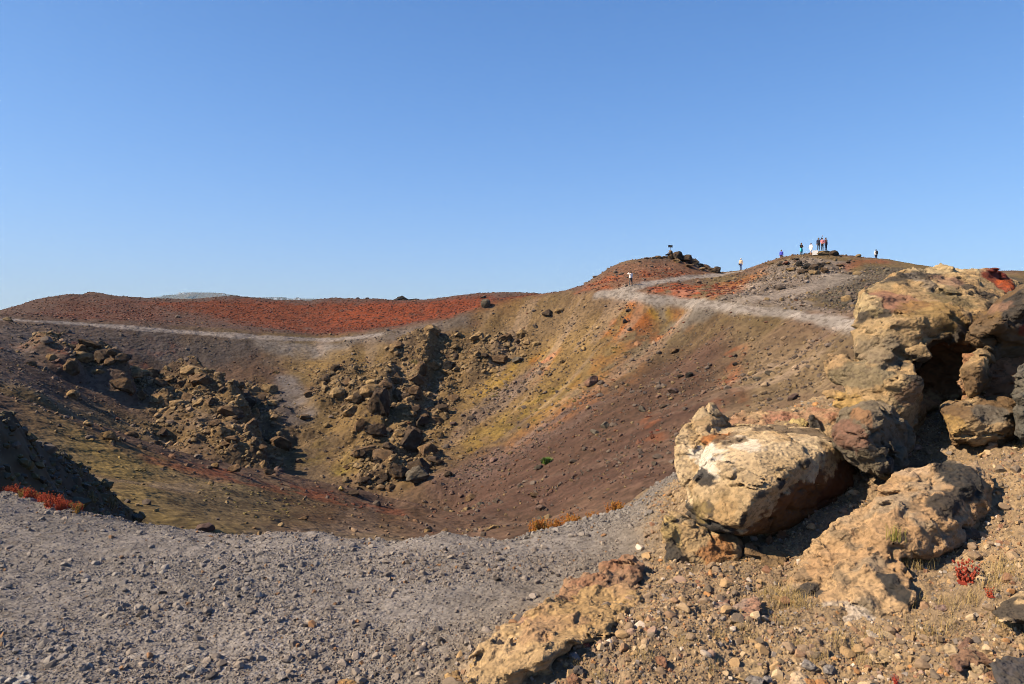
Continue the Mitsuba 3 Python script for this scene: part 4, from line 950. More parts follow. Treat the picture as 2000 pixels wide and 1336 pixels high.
def stone_density(x, y):
    clump = sstep(.42, .62, n3(x, y, 0, .22, 3, 91) + .5)
    d = .05 + .10 * clump + .85 * outcrop(x, y)
    d = np.maximum(d, .55 * zone(['rubbleslope'], x, y))
    d = np.maximum(d, .6 * zone(['grit'], x, y))
    d = np.maximum(d, (.2 + .35 * clump) * zone(['purple', 'greyfan2', 'palewall', 'ridge', 'saddle'], x, y))
    d = np.maximum(d, (.12 + .3 * clump) * zone(['ochre', 'dark'], x, y))
    d = d * (1 - .85 * zone(['chute', 'dust'], x, y)) * (1 - zone(['path'], x, y)) * (1 - .8 * zone(['red', 'redder', 'basinred'], x, y))
    d = d * (1 - .8 * zone(['spur', 'spur_dark', 'spur_red'], x, y)) * (1 - .6 * sstep(40, 28, y))
    back = y > np.interp(x, RIMXY[:, 0], RIMXY[:, 1])
    return np.where(back & (x < 8), d * .10, d)


sx_, sy_ = strewn(135000, 5, stone_density, (-66, 50, 16, 112))
g = np.random.default_rng(6)
oc = outcrop(sx_, sy_)
size = .062 * g.random(len(sx_)) ** -.45 * (1 + .9 * oc * g.random(len(sx_)))
size = np.clip(size, .06, 1.15)
size = np.where((oc < .3) & (size > .42), size * .5, size)
sz_ = height(sx_, sy_)
pts = np.stack([sx_, sy_, sz_], -1)
base_c = soil(*pts.T)
kind_c = g.random(len(pts))
warm = lerp((.13, .093, .05), (.24, .178, .10), g.random((len(pts), 1)))
cold = lerp((.07, .055, .046), (.14, .115, .10), g.random((len(pts), 1)))
pc = np.where((kind_c < .15 + .55 * oc)[:, None], warm * KA, np.where((kind_c < .62)[:, None], cold * KA, base_c * 1.5))
far_ = np.hypot(pts[:, 0], pts[:, 1])
shows = size / far_
order = np.argsort(-shows)
N_ROCKS = 215
one, rest = order[:N_ROCKS], order[N_ROCKS:]
names = list(TONES)
MARKS = [(t[2], t[3]) for t in placed if len(t[3].split()) <= 11]


def rock_label(q, tone, o):
    """Says which rock: its tone and where it lies about the boulder that is closest to it."""
    d = [np.hypot(*((m[0] - q) / q[1])[[0, 2]]) for m in MARKS]
    m, lab = MARKS[int(np.argmin(d))]
    e = (q - m)[[0, 2]]
    rel = ('right of' if e[0] > 0 else 'left of') if abs(e[0]) > abs(e[1]) else ('above' if e[1] > 0 else 'below')
    return f"{ {'mauve': 'mauve', 'sand': 'sandy'}.get(tone, tone) } rock {rel} the {lab.split(',')[0]}"


for i in one:
    o = oc[i] > .3
    tone = ['tan', 'brown', 'dark', 'brown', 'dark'][i % 5] if o else ['grey', 'brown', 'mauve', 'tan', 'dark'][i % 5]
    q, s = pts[i], size[i]
    back = pts[i, 1] > np.interp(pts[i, 0], RIMXY[:, 0], RIMXY[:, 1])
    lab = rock_label(q, tone, o)
    grp = 'loose rocks of the crater'
    set_stone('rock', lab, 'rock', q + [0, 0, s * .3], (s * 1.05, s, s * .95), g.uniform(0, 6.3), tone, grp, 'block', int(g.integers(0, 14)), g.uniform(-.3, .3))
big = rest[size[rest] > .2]
small = rest[size[rest] <= .2]
fine = small[size[small] < .1]
small = small[size[small] >= .1]
mb = joined(MEDIUM, pts[big] + [0, 0, .2] * size[big][:, None], size[big], g.uniform(0, 6.3, len(big)), pc[big], seed=1)
ms = joined(SMALL, pts[small] + [0, 0, .3] * size[small][:, None], size[small], g.uniform(0, 6.3, len(small)), pc[small], seed=2)
mf = joined(CHIPS, pts[fine] + [0, 0, .3] * size[fine][:, None], size[fine] * 1.2, g.uniform(0, 6.3, len(fine)), pc[fine], seed=12)
ms = (np.vstack([ms[0], mf[0]]), np.vstack([ms[1], mf[1] + len(ms[0])]), np.vstack([ms[2], mf[2]]))
stuff('rubble', 'tan, brown and grey rubble strewn over the crater walls and summit slopes', 'rubble', (np.vstack([mb[0], ms[0]]), np.vstack([mb[1], ms[1] + len(mb[0])]), np.vstack([mb[2], ms[2]])), 'plain')

# ------------------------------------------------------------------ low plants that colour the ground
def cover_density(x, y):
    back = (y > np.interp(x, RIMXY[:, 0], RIMXY[:, 1]) + 1.5) & (x < 9)
    d = np.where(back, .30 + .5 * zone(['red', 'redder'], x, y), .03)
    d = np.maximum(d, .8 * zone(['basinred', 'hillred', 'crestred'], x, y))
    d = np.maximum(d, .45 * zone(['orange', 'olive', 'lime', 'yellow', 'spur_red', 'spur'], x, y) * sstep(.35, .6, n3(x, y, 0, .5, 3, 93) + .5))
    d = np.maximum(d, .15 * zone(['ochre', 'rust', 'dark', 'spur_dark'], x, y) * sstep(.4, .6, n3(x, y, 0, .4, 3, 94) + .5))
    return d * (1 - zone(['path', 'dust', 'chute'], x, y))


tx, ty = strewn(42000, 8, cover_density, (-95, 40, 17, 132))
tz = height(tx, ty)
tp = np.stack([tx, ty, tz], -1)
tc = soil(*tp.T)
is_red = zone(['red', 'redder', 'basinred', 'hillred', 'spur_red', 'orange', 'crestred'], tx, ty)
is_ol = zone(['olive', 'lime', 'yellow', 'spur'], tx, ty)
rr = g.random((len(tx), 1))
tuft = lerp(lerp((.075, .046, .03), (.12, .045, .02), rr), lerp((.058, .019, .010), (.135, .032, .013), rr), is_red[:, None])
tuft = lerp(tuft, lerp((.09, .075, .02), (.13, .10, .03), rr), (is_ol * (1 - is_red))[:, None])
ts = g.uniform(.07, .2, len(tx)) * np.clip(ty / 62, .3, 1)
stuff('ground_cover', 'low red, orange and olive plants spotting the hills and crater slopes', 'ground cover', joined(SMALL, tp + [0, 0, .02], np.stack([ts * 1.3, ts * 1.2, ts * .7], -1), g.uniform(0, 6.3, len(tx)), np.clip(tuft * KA * 1.15, .008, .5), seed=3), 'leaf')

# ------------------------------------------------------------------ gravel of the path, pebbles of the mound
def scatter_near(n, seed, dens):
    g = np.random.default_rng(seed)
    y = 2.0 + 6.9 * g.random(n) ** 1.15
    x = g.uniform(-1, 1, n) * (.80 * y + .4)
    keep = (g.random(n) < dens(x, y)) & (beyond(x, y) < .9)
    return x[keep], y[keep]


def path_density(x, y):
    return (1 - .85 * rubbly(x, y)) * (.16 + .84 * sstep(.36, .62, n3(x * .6, y * 1.8, 0, .9, 3, 95) + .5)) * (1 - .7 * sstep(.15, .6, beyond(x, y)))


gx, gy = scatter_near(150000, 21, path_density)
g = np.random.default_rng(22)
edge = sstep(-.9, 0, beyond(gx, gy))
gs = np.clip(.0038 * g.random(len(gx)) ** -.40 * (1 + .5 * edge), .0038, .030)
gp = np.stack([gx, gy, floor_z(gx, gy)], -1)
t = g.random((len(gx), 1))
gc = lerp((.145, .137, .136), (.27, .256, .25), t ** 1.3)
odd = g.random(len(gx))
gc = np.where((odd < .05)[:, None], np.array([.26, .25, .24]), np.where((odd < .09)[:, None], np.array([.05, .047, .048]), np.where((odd < .12)[:, None], np.array([.24, .15, .09]), gc)))
gc = lerp(gc, gc * np.array([1.12, .98, .84]), (.6 * sstep(.35, .65, n3(gx, gy, 0, .6, 3, 96) + .5))[:, None]) * KA
order = np.argsort(-gs / gy)


def stone_group(idx, p, s, tones, name, label, category, group):
    for i in idx:
        set_near_stone(name, label, category, group, p[i], s[i], tones[i])


NEARSTOCK = {}
NTONES = {'grey': (.2, .19, .19), 'pale': (.32, .31, .3), 'slate': (.075, .07, .072), 'tan': (.30, .20, .10), 'cream': (.42, .33, .21), 'orange': (.36, .16, .05), 'brick': (.19, .075, .045), 'white': (.50, .45, .40), 'umber': (.11, .075, .05), 'lilac': (.2, .14, .13)}


def set_near_stone(name, label, category, group, at, s, tone, rr=np.random.default_rng(77)):
    k = int(rr.integers(0, 10))
    if (k, tone) not in NEARSTOCK:
        v, f = rough_stone(2, 800 + k, rough=.07)
        t = n3(*v.T, s=2, o=3, seed=k) + .5
        NEARSTOCK[k, tone] = mikit.ply((v, f), 'stone_near', smooth=True, color=np.clip((np.array(NTONES[tone]) if tone in ('grey', 'pale', 'slate', 'lilac') else lerp(NTONES[tone], (.23, .175, .115), .35)) * (.7 + .6 * t)[:, None] * KA, .01, .7))
    key = numbered(name)
    e = rr.uniform(0, 360)
    scene[key] = {**NEARSTOCK[k, tone], 'to_world': T().translate([float(at[0]), float(at[1]), float(at[2] + s * .25)]).rotate([0, 0, 1], float(e)).scale([float(s * 1.15), float(s), float(s * .85)])}
    tag(key, label, category, group)


for n, i in enumerate(order[:110]):
    tone = ['grey', 'grey', 'pale', 'grey', 'slate', 'grey', 'lilac'][n % 7]
    where = 'near the crater edge of the path' if beyond(gx[i], gy[i]) > -1.2 else 'along the outcrop side of the path' if gx[i] > -.6 else 'out on the open gravel path'
    set_near_stone('gravel_stone', f'{tone} stone larger than the gravel round it, {where}', 'stone', f'{tone} stones {where}', gp[i], gs[i], tone)
rest = order[110:]
bigg, tiny = rest[gs[rest] > .017], rest[gs[rest] <= .017]
a = joined(MEDIUM, gp[bigg] + [0, 0, .25] * gs[bigg][:, None], gs[bigg], g.uniform(0, 6.3, len(bigg)), gc[bigg], seed=4)
b = joined(CHIPS, gp[tiny] + [0, 0, .25] * gs[tiny][:, None], gs[tiny], g.uniform(0, 6.3, len(tiny)), gc[tiny], seed=5)
stuff('gravel', 'grey angular gravel covering the path', 'gravel', (np.vstack([a[0], b[0]]), np.vstack([a[1], b[1] + len(a[0])]), np.vstack([a[2], b[2]])), 'plain')


def mound_density(x, y):
    return rubbly(x, y) * (.35 + .65 * sstep(.4, .6, n3(x, y, 0, 1.4, 3, 97) + .5)) * sstep(8.2, 7.0, y)


mx, my = scatter_near(120000, 31, mound_density)
g = np.random.default_rng(32)
mg = np.clip(.0046 * g.random(len(mx)) ** -.42, .0045, .038)
mp = np.stack([mx, my, floor_z(mx, my)], -1)
pal = np.array([(.30, .20, .10), (.16, .12, .09), (.10, .085, .075), (.40, .31, .2), (.2, .12, .075), (.34, .16, .055), (.17, .07, .045), (.48, .43, .38), (.055, .05, .048), (.22, .15, .13), (.14, .10, .07), (.26, .19, .12)])
mc = pal[g.choice(len(pal), len(mx), p=[.15, .17, .13, .07, .11, .025, .03, .03, .075, .05, .10, .06])] * (.8 + .4 * g.random((len(mx), 1))) * KA * 1.35
mc = lerp(mc, np.array([.21, .16, .105]) * KA * 1.35, .35)
order = np.argsort(-mg / my)
tn = ['tan', 'umber', 'cream', 'slate', 'tan', 'grey', 'brick', 'white', 'tan', 'lilac', 'umber', 'orange']
for n, i in enumerate(order[:150]):
    tone = tn[int(g.integers(0, 12))]
    where = 'beside the rock ledges' if mx[i] < .75 and my[i] > 3 else 'behind and between the big boulders' if my[i] > 4.6 else 'on the slope beyond the ramp of rock' if mx[i] > 1.9 and my[i] > 3.1 else 'on the rubble in front of the ramp of rock'
    set_near_stone('pebble', f'loose {tone} coloured stone {where}', 'stone', f'{tone} stones {where}', mp[i], mg[i], tone)
rest = order[150:]
bigg, tiny = rest[mg[rest] > .017], rest[mg[rest] <= .017]
a = joined(MEDIUM, mp[bigg] + [0, 0, .25] * mg[bigg][:, None], mg[bigg], g.uniform(0, 6.3, len(bigg)), mc[bigg], seed=6)
b = joined(CHIPS, mp[tiny] + [0, 0, .25] * mg[tiny][:, None], mg[tiny], g.uniform(0, 6.3, len(tiny)), mc[tiny], seed=7)
stuff('pebbles', 'small many coloured pebbles and grit covering the mound', 'pebbles', (np.vstack([a[0], b[0]]), np.vstack([a[1], b[1] + len(a[0])]), np.vstack([a[2], b[2]])), 'plain')

# ------------------------------------------------------------------ plants
def blades(n, h, spread, seed, w=.0016, c0=(.30, .21, .08), c1=(.38, .30, .14), bend=.6):
    g = np.random.default_rng(seed)
    V, F, C = [], [], []
    for i in range(n):
        a, l = g.uniform(0, 6.28), h * g.uniform(.5, 1)
        o = g.normal(0, spread * .35, 2)
        d = np.array([math.cos(a), math.sin(a)]) * spread * g.uniform(.2, 1) * bend
        s = np.array([-math.sin(a), math.cos(a), 0]) * w * g.uniform(.7, 1.3)
        p0 = np.array([o[0], o[1], -.01])
        p1 = p0 + [d[0] * .35, d[1] * .35, l * .6]
        p2 = p0 + [d[0], d[1], l * g.uniform(.75, 1)]
        at = len(V)
        V += [p0 - s, p0 + s, p1 - s * .8, p1 + s * .8, p2]
        F += [[at, at + 1, at + 3], [at, at + 3, at + 2], [at + 2, at + 3, at + 4]]
        C += [lerp(c0, c1, g.random())] * 5
    return np.array(V), np.array(F), np.array(C)


def succulent(seed, h=.07, stems=9, c0=(.26, .035, .012), c1=(.34, .09, .015)):
    """Fleshy stems set with bead-like leaves."""
    g = np.random.default_rng(seed)
    bead = trimesh.creation.icosphere(subdivisions=0)
    V, F, C, at = [bead.vertices * [h * .42, h * .42, h * .12]], [bead.faces], [np.repeat([np.array(c0) * .7], len(bead.vertices), 0)], len(bead.vertices)
    for i in range(stems):
        a, l = g.uniform(0, 6.28), h * g.uniform(.6, 1)
        d = np.array([math.cos(a), math.sin(a), 0]) * h * g.uniform(.1, .6)
        col = lerp(c0, c1, g.random() ** 2)
        for k in range(9):
            t = k / 8
            q = d * (.35 + .65 * t) + [0, 0, l * t]
            s = h * (.062 - .022 * t) * g.uniform(.8, 1.2)
            j = g.normal(0, h * .05, 3)
            V.append(bead.vertices * [s, s, s * 1.5] + q + j)
            F.append(bead.faces + at)
            C.append(np.repeat([col * g.uniform(.8, 1.2)], len(bead.vertices), 0))
            at += len(bead.vertices)
    return np.vstack(V), np.vstack(F), np.clip(np.vstack(C), .005, .6)


PLY = {}


def plant(name, label, category, group, at, mesh_key, make, scale=1., yaw=0.):
    if mesh_key not in PLY:
        v, f, c = make()
        PLY[mesh_key] = mikit.ply((v, f), 'leaf', smooth=False, color=np.clip(np.asarray(c) * KA * 1.2, .005, .7))
    key = numbered(name)
    scene[key] = {**PLY[mesh_key], 'to_world': T().translate([float(q) for q in at]).rotate([0, 0, 1], float(math.degrees(yaw))).scale(float(scale))}
    tag(key, label, category, group)


def near_spot(u, v):
    ys = np.arange(2.0, 9.5, .01)
    p = P(u, v, ys)
    k = np.argmax(p[:, 2] < floor_z(p[:, 0], p[:, 1]))
    return p[k]


g = np.random.default_rng(41)
# strip of red plants along the edge of the path
for i in range(75):
    u = g.uniform(-40, 165)
    x, d = P(u, 950, 7.2)[0], g.uniform(-.05, .55) ** 1.0
    x = np.interp(u, [-40, 165], [-5.9, -4.25]) + g.normal(0, .1)
    y = np.interp(x, EDGE[:, 0], EDGE[:, 1]) + d * .6
    s = g.uniform(.6, 1.5)
    col = i % 4
    plant('red_succulent', 'small red succulent in the strip of red plants edging the gravel path', 'succulent', 'red succulents along the path edge', (x, y, floor_z(x, y) - .005), ('s', col, i % 3),
          lambda: succulent(50 + i, .075, 13, *([(.30, .03, .012), (.36, .07, .015)] if col < 3 else [(.24, .12, .02), (.2, .16, .03)])), s, g.uniform(0, 6.28))
for i in range(34):
    x = np.interp(g.random(), [0, .55, 1], [.22, .62, 1.15]) + g.normal(0, .03)
    y = np.interp(x, EDGE[:, 0], EDGE[:, 1]) + g.uniform(.1, .4)
    plant('orange_succulent', 'small orange succulent tufted along the crater edge of the path', 'succulent', 'orange succulents at the crater edge', (x, y, floor_z(x, y) - .005), ('o', i % 4),
          lambda: succulent(90 + i, .11, 14, (.27, .09, .014), (.25, .14, .02)), g.uniform(.6, 1.3), g.uniform(0, 6.28))
p = near_spot(1888, 1138)
plant('red_succulent', 'bright red branching succulent growing alone on the slope right of the ramp rock', 'succulent', None, p, 'redone', lambda: succulent(7, .12, 15, (.21, .026, .014), (.28, .05, .018)))
p = near_spot(1935, 1165)
plant('red_succulent', 'tiny dull red succulent below the bright red branching one', 'succulent', None, p, 'redtwo', lambda: succulent(8, .05, 8, (.24, .03, .014), (.3, .05, .016)))
p = near_spot(1748, 1335)
plant('red_succulent', 'flat dark red succulent creeping between pebbles at the bottom edge', 'succulent', None, p, 'redthree', lambda: succulent(9, .035, 12, (.26, .022, .016), (.3, .04, .02)))
p = near_spot(1145, 1268)
plant('red_succulent', 'flat pinkish red succulent in the pebbles below the yellow ledge', 'succulent', None, p, 'redfour', lambda: succulent(10, .035, 14, (.28, .05, .05), (.3, .07, .06)))

tufts = [(1540, 1165, 1.2), (1555, 1180, 1), (1520, 1180, 1), (1575, 1190, .8), (1500, 1170, .8), (1800, 1090, 1), (1815, 1100, .9), (1780, 1105, .8), (1840, 1075, .8), (1760, 1090, 1), (1900, 1180, .9), (1950, 1120, 1), (1975, 1110, .9), (1985, 1135, .8), (1930, 1150, .7), (1850, 1190, .9), (1700, 1250, .8), (1800, 1240, .8), (1640, 1250, .8),
         (1560, 1270, .7), (1600, 1290, .7), (1480, 1250, .6), (1400, 1240, .6), (1330, 1260, .6), (1250, 1290, .6), (1860, 1230, .8), (1780, 1190, .8), (1520, 1215, .8), (1450, 1230, .6), (1690, 1300, .7), (1390, 1310, .5), (1160, 1320, .6), (1960, 1230, .8), (1120, 1300, .5)]
for i, (u, v, s) in enumerate(tufts):
    p = near_spot(u + g.normal(0, 4), v + g.normal(0, 3))
    plant('grass_tuft', 'dry straw coloured grass tuft rooted in the pebbles of the mound', 'grass tuft', 'dry grass tufts on the mound', p, ('g', i % 6), lambda: blades(80, .11, .11, 60 + i, .0008), s * 1.1, g.uniform(0, 6.28))
for i, (u, v, lab) in enumerate([(1748, 1050, 'yellow green grass tuft growing from a crack on top of the ramp rock'), (1835, 1075, 'green grass tuft at the foot of the black end of the ramp rock'), (1790, 1070, 'arching green grass tuft below the knobbly side of the ramp rock')]):
    p = near_spot(u, v)
    if i == 0:
        p = P(1748, 1052, 3.86)
    plant('grass_tuft', lab, 'grass tuft', None, p, ('gg', i), lambda: blades(46, .13, .07, 160 + i, .0014, (.16, .16, .03), (.27, .24, .06)), 1.0, 0)
# short dry grass that nobody could count
dx, dy = scatter_near(9000, 51, lambda x, y: rubbly(x, y) * sstep(.45, .6, n3(x, y, 0, 1.1, 3, 98) + .5) * (x > .9))
V, F, C, at = [], [], [], 0
gb = [blades(9, .055, .07, 200 + i, .0007) for i in range(8)]
for i, (x, y) in enumerate(zip(dx, dy)):
    v, f, c = gb[i % 8]
    V.append(v * (.6 + .7 * g.random()) + [x, y, float(floor_z(x, y))])
    F.append(f + at)
    C.append(c * (.7 + .5 * g.random()))
    at += len(v)
stuff('dry_grass', 'thin dry straw coloured grass on the mound', 'dry grass', (np.vstack(V), np.vstack(F), np.clip(np.vstack(C) * KA, .01, .6)), 'leaf')

# the green shrub on the dark slope
p = spot(1068, 905)
sh = blades(420, .95, .75, 333, .05, (.035, .075, .012), (.07, .13, .02), .9)
key = numbered('green_shrub')
scene[key] = mikit.ply(tuple(sh[:2]), 'leaf', color=np.clip(sh[2], .005, .5), to_world=T().translate([float(p[0]), float(p[1]), float(p[2])]).scale([.62, .62, .6]))
tag(key, 'bright green shrub alone on the dark lower slope of the crater', 'shrub')

# plants and blocks of the shaded bank
bx, by = np.random.default_rng(61).uniform(-9.6, -5.2, 2200), np.random.default_rng(62).uniform(7.9, 15, 2200)
bz = height(bx, by)
s = g.uniform(.02, .08, len(bx)) * (1 + 1.2 * (g.random(len(bx)) < .05))
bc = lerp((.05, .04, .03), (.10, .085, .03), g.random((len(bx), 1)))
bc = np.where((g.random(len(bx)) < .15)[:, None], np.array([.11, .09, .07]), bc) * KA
keep = beyond(bx, by) > .35
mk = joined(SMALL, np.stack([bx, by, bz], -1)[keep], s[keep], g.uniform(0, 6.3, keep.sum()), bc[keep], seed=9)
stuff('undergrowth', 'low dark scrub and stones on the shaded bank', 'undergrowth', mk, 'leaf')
for i in range(26):
    x, y = g.uniform(-9.0, -6.0), g.uniform(8.4, 14)
    plant('dry_stalk', 'dry grass stalk standing on the shaded bank', 'grass tuft', 'dry stalks on the shaded bank', (x, y, float(height(x, y)) - .01), ('b', i % 4), lambda: blades(24, .30, .16, 260 + i, .003, (.12, .10, .04), (.22, .18, .08)), g.uniform(.6, 1.1), g.uniform(0, 6.28))

# ------------------------------------------------------------------ people on the summits
def ball(p, r, n=12):
    return m3.Manifold.sphere(r, n).translate([float(q) for q in p])


def bone(a, b, ra, rb, n=12):
    return m3.Manifold.hull(ball(a, ra, n) + ball(b, rb, n))


def union(parts):
    return m3.Manifold.batch_boolean(parts, m3.OpType.Add)


def solid(parts, smooth=.06):
    m = union(parts).refine_to_length(smooth).to_mesh()
    t = trimesh.Trimesh(m.vert_properties[:, :3], m.tri_verts, process=False)
    trimesh.smoothing.filter_taubin(t, iterations=4)
    return t


def hand(w, d, side, curl=.5):
    """Palm, four fingers of different lengths and a thumb; w the wrist, d the way the hand points."""
    d = np.array(d, float) / np.linalg.norm(d)
    s = np.cross(d, [0, 1, 0])
    s = s / np.linalg.norm(s) if np.linalg.norm(s) > .1 else np.array([1.0, 0, 0])
    up = np.cross(s, d)
    w = np.array(w, float)
    c = w + d * .085
    out = [m3.Manifold.hull(ball(w, .026, 8) + ball(c + s * .028, .017, 8) + ball(c - s * .028, .017, 8))]
    for k, l in zip((-1.5, -.5, .5, 1.5), (.062, .075, .07, .055)):
        a = c + s * .020 * k
        b = a + d * l * .55 - up * l * .2 * curl
        e = b + d * l * .45 * (1 - .5 * curl) - up * l * .45 * curl
        out += [bone(a, b, .0095, .009, 6), bone(b, e, .009, .0075, 6)]
    t = w + d * .03 + s * .03 * side
    t2 = t + d * .035 + s * .03 * side
    return out + [bone(t, t2, .013, .011, 6), bone(t2, t2 + d * .03, .011, .009, 6)]


def person(label, at, yaw, J, wear, height_=1.72, turn=0., twist=0.):
    """J: joints in metres (x right, y ahead, z up) of a 1.72 m figure that faces +y."""
    d = {'hip': (0, 0, .93), 'chest': (0, 0, 1.30), 'neck': (0, .0, 1.47), 'head': (0, .015, 1.61), 'lh': (-.09, 0, .90), 'rh': (.09, 0, .90), 'lk': (-.10, .02, .49), 'rk': (.10, .02, .49), 'la': (-.11, 0, .08), 'ra': (.11, 0, .08),
         'ls': (-.185, 0, 1.41), 'rs': (.185, 0, 1.41), 'le': (-.24, -.02, 1.14), 're': (.24, -.02, 1.14), 'lw': (-.25, .06, .90), 'rw': (.25, .06, .90)}
    d.update(J)
    d = {k: np.array(v, float) for k, v in d.items()}
    hd, fw = d['head'], np.array([math.sin(turn), math.cos(turn), 0])
    sd = np.array([fw[1], -fw[0], 0])
    skull = [m3.Manifold.hull(ball(hd + [0, 0, .025], .093) + ball(hd - fw * .02 + [0, 0, .03], .093) + ball(hd + fw * .03 - [0, 0, .075], .05)), bone(d['neck'] - [0, 0, .05], hd - [0, 0, .06], .058, .055),
             bone(hd + fw * .085 + [0, 0, .005], hd + fw * .108 - [0, 0, .025], .011, .016, 8), ball(hd + sd * .092 - [0, 0, .01], .022, 8), ball(hd - sd * .092 - [0, 0, .01], .022, 8), bone(hd + fw * .084 + sd * .02 - [0, 0, .062], hd + fw * .084 - sd * .02 - [0, 0, .062], .010, .010, 6)]
    eyes = [ball(hd + fw * .088 + sd * q + [0, 0, .012], .013, 8) for q in (-.034, .034)]

    def torso(g=0.):
        return [m3.Manifold.hull(ball(d['ls'], .062 + g) + ball(d['rs'], .062 + g) + ball(d['chest'] + [-.07, .02, 0], .10 + g) + ball(d['chest'] + [.07, .02, 0], .10 + g)),
                m3.Manifold.hull(ball(d['chest'] + [-.07, .02, -.04], .10 + g) + ball(d['chest'] + [.07, .02, -.04], .10 + g) + ball(d['hip'] + [-.07, 0, .04], .105 + g) + ball(d['hip'] + [.07, 0, .04], .105 + g)), bone(d['chest'], d['neck'], .09 + g, .055 + g)]

    def arms(g=0., fore=True):
        out = []
        for s in 'lr':
            out.append(bone(d[s + 's'], d[s + 'e'], .054 + g, .042 + g))
            if fore:
                out.append(bone(d[s + 'e'], d[s + 'w'], .041 + g, .028 + g))
        return out

    def legs(g=0., low=True, part=1.):
        out = [m3.Manifold.hull(ball(d['hip'] + [-.07, 0, .0], .11 + g) + ball(d['hip'] + [.07, 0, 0], .11 + g) + ball(d['lh'] - [0, 0, .03], .09 + g) + ball(d['rh'] - [0, 0, .03], .09 + g))]
        for s in 'lr':
            k = d[s + 'k']
            out.append(bone(d[s + 'h'], k, .088 + g, .056 + g))
            if low:
                a = d[s + 'k'] + (d[s + 'a'] - d[s + 'k']) * part
                out.append(bone(k, k + (a - k) * .35, .054 + g, .057 + g))
                out.append(bone(k + (a - k) * .35, a, .057 + g, .038 + g))
        return out

    feet = [bone(d[s + 'a'] - [0, .03, .035], d[s + 'a'] + [0, .15, -.05], .040, .032) for s in 'lr']
    hands = hand(d['lw'], d['lw'] - d['le'], 1) + hand(d['rw'], d['rw'] - d['re'], -1)
    body = solid(skull + eyes + torso() + arms() + legs() + feet + hands, .045)
    key = numbered('person')
    k = height_ / 1.72
    tw = T().translate([float(q) for q in at]).rotate([0, 0, 1], float(math.degrees(yaw))).scale(k)

    def put(part, m, c, c2=None):
        n = key if part is None else f'{key}__{part}'
        v = np.array(m.vertices)
        cc = np.repeat([c], len(v), 0) * (.9 + .25 * (n3(*v.T, s=5, o=2) + .5))[:, None]
        scene[n] = mikit.ply(m, 'plain', smooth=True, color=np.clip(cc, .005, .8), to_world=tw)
    put(None, body, wear.get('skin', (.36, .21, .14)))
    tag(key, label, 'person')
    if 'shirt' in wear:
        put('shirt', solid(torso(.014) + arms(.012, wear.get('sleeves', True))), wear['shirt'])
    if 'dress' in wear:
        put('dress', solid(torso(.016) + arms(.012, False) + [m3.Manifold.hull(ball(d['hip'] + [-.08, 0, .05], .12) + ball(d['hip'] + [.08, 0, .05], .12) + ball(d['lk'] + [0, 0, .18], .10) + ball(d['rk'] + [0, 0, .18], .10))]), wear['dress'])
    if 'trousers' in wear:
        put('trousers', solid(legs(.013, True, .92)), wear['trousers'])
    if 'shorts' in wear:
        put('shorts', solid(legs(.018, False)), wear['shorts'])
    if 'wrap' in wear:
        put('wrap', solid([m3.Manifold.hull(ball(d['hip'] + [-.09, 0, .0], .125) + ball(d['hip'] + [.09, 0, 0], .125) + ball(d['lk'] + [-.04, 0, .05], .11) + ball(d['rk'] + [.04, 0, .05], .11))]), wear['wrap'])
    put('shoes', solid([bone(d[s + 'a'] - [0, .03, .035], d[s + 'a'] + [0, .15, -.05], .050, .042) for s in 'lr']), wear.get('shoes', (.04, .035, .03)))
    cap = m3.Manifold.hull(ball(hd + [0, 0, .04], .103) + ball(hd - fw * .03 + [0, 0, .02], .101)) - m3.Manifold.hull(ball(hd + fw * .12 - [0, 0, .03], .07) + ball(hd + fw * .06 - [0, 0, .14], .09))
    if 'hat' in wear:
        put('hat', solid([cap, m3.Manifold.hull(ball(hd + [0, 0, .07], .10, 16).scale([1, 1, 1])), m3.Manifold.cylinder(.015, .17, .17, 18).translate([float(hd[0]), float(hd[1]), float(hd[2] + .055)])]), wear['hat'])
    put('hair', solid([cap] if 'long' not in wear else [cap, bone(hd - fw * .05 - [0, 0, .02], hd - fw * .06 - [0, 0, .17], .085, .05)]), wear.get('hair', (.03, .02, .015)))
    if 'backpack' in wear:
        b = d['chest'] - [0, .17, .03]
        put('backpack', solid([m3.Manifold.hull(union([ball(b + [sx * .12, -.03, sz], .06) for sx in (-1, 1) for sz in (-.2, .17)] + [ball(b + [0, -.07, -.1], .08)]))] + [bone(d[s + 's'] + [0, .03, .05], b + [q, .05, -.1], .022, .022, 8) for s, q in (('l', -.12), ('r', .12))]), wear['backpack'])
    if 'bag' in wear:
        b = d['rw'] + [.02, -.02, -.12]
        put('bag', solid([m3.Manifold.hull(union([ball(b + [q, p, z], .03, 8) for q in (-.03, .03) for p in (-.09, .09) for z in (-.1, .07)])), bone(b + [0, .05, .08], d['rw'], .01, .01, 6), bone(b + [0, -.05, .08], d['rw'], .01, .01, 6)]), wear['bag'])
    if 'camera' in wear:
        m = (d['lw'] + d['rw']) / 2 + fw * .05
        put('camera', solid([m3.Manifold.cube([.13, .06, .08], True).translate([float(q) for q in m]), bone(m, m + fw * .07, .03, .028)]), wear['camera'])
    if 'jacket' in wear:
        b = d['hip'] + [-.14, .02, .22]
        put('jacket', solid([m3.Manifold.hull(union([ball(b, .06), ball(b + [-.16, 0, -.04], .05), ball(b + [-.10, .03, .16], .05), ball(b + [.06, .02, .2], .06)]))]), wear['jacket'])
    return key


def stand(u, v, y):
    """A spot for the feet: the ground at that distance along the bearing of u."""
    x = P(u, v, y)[0]
    return np.array([x, y, float(height(x, y))])


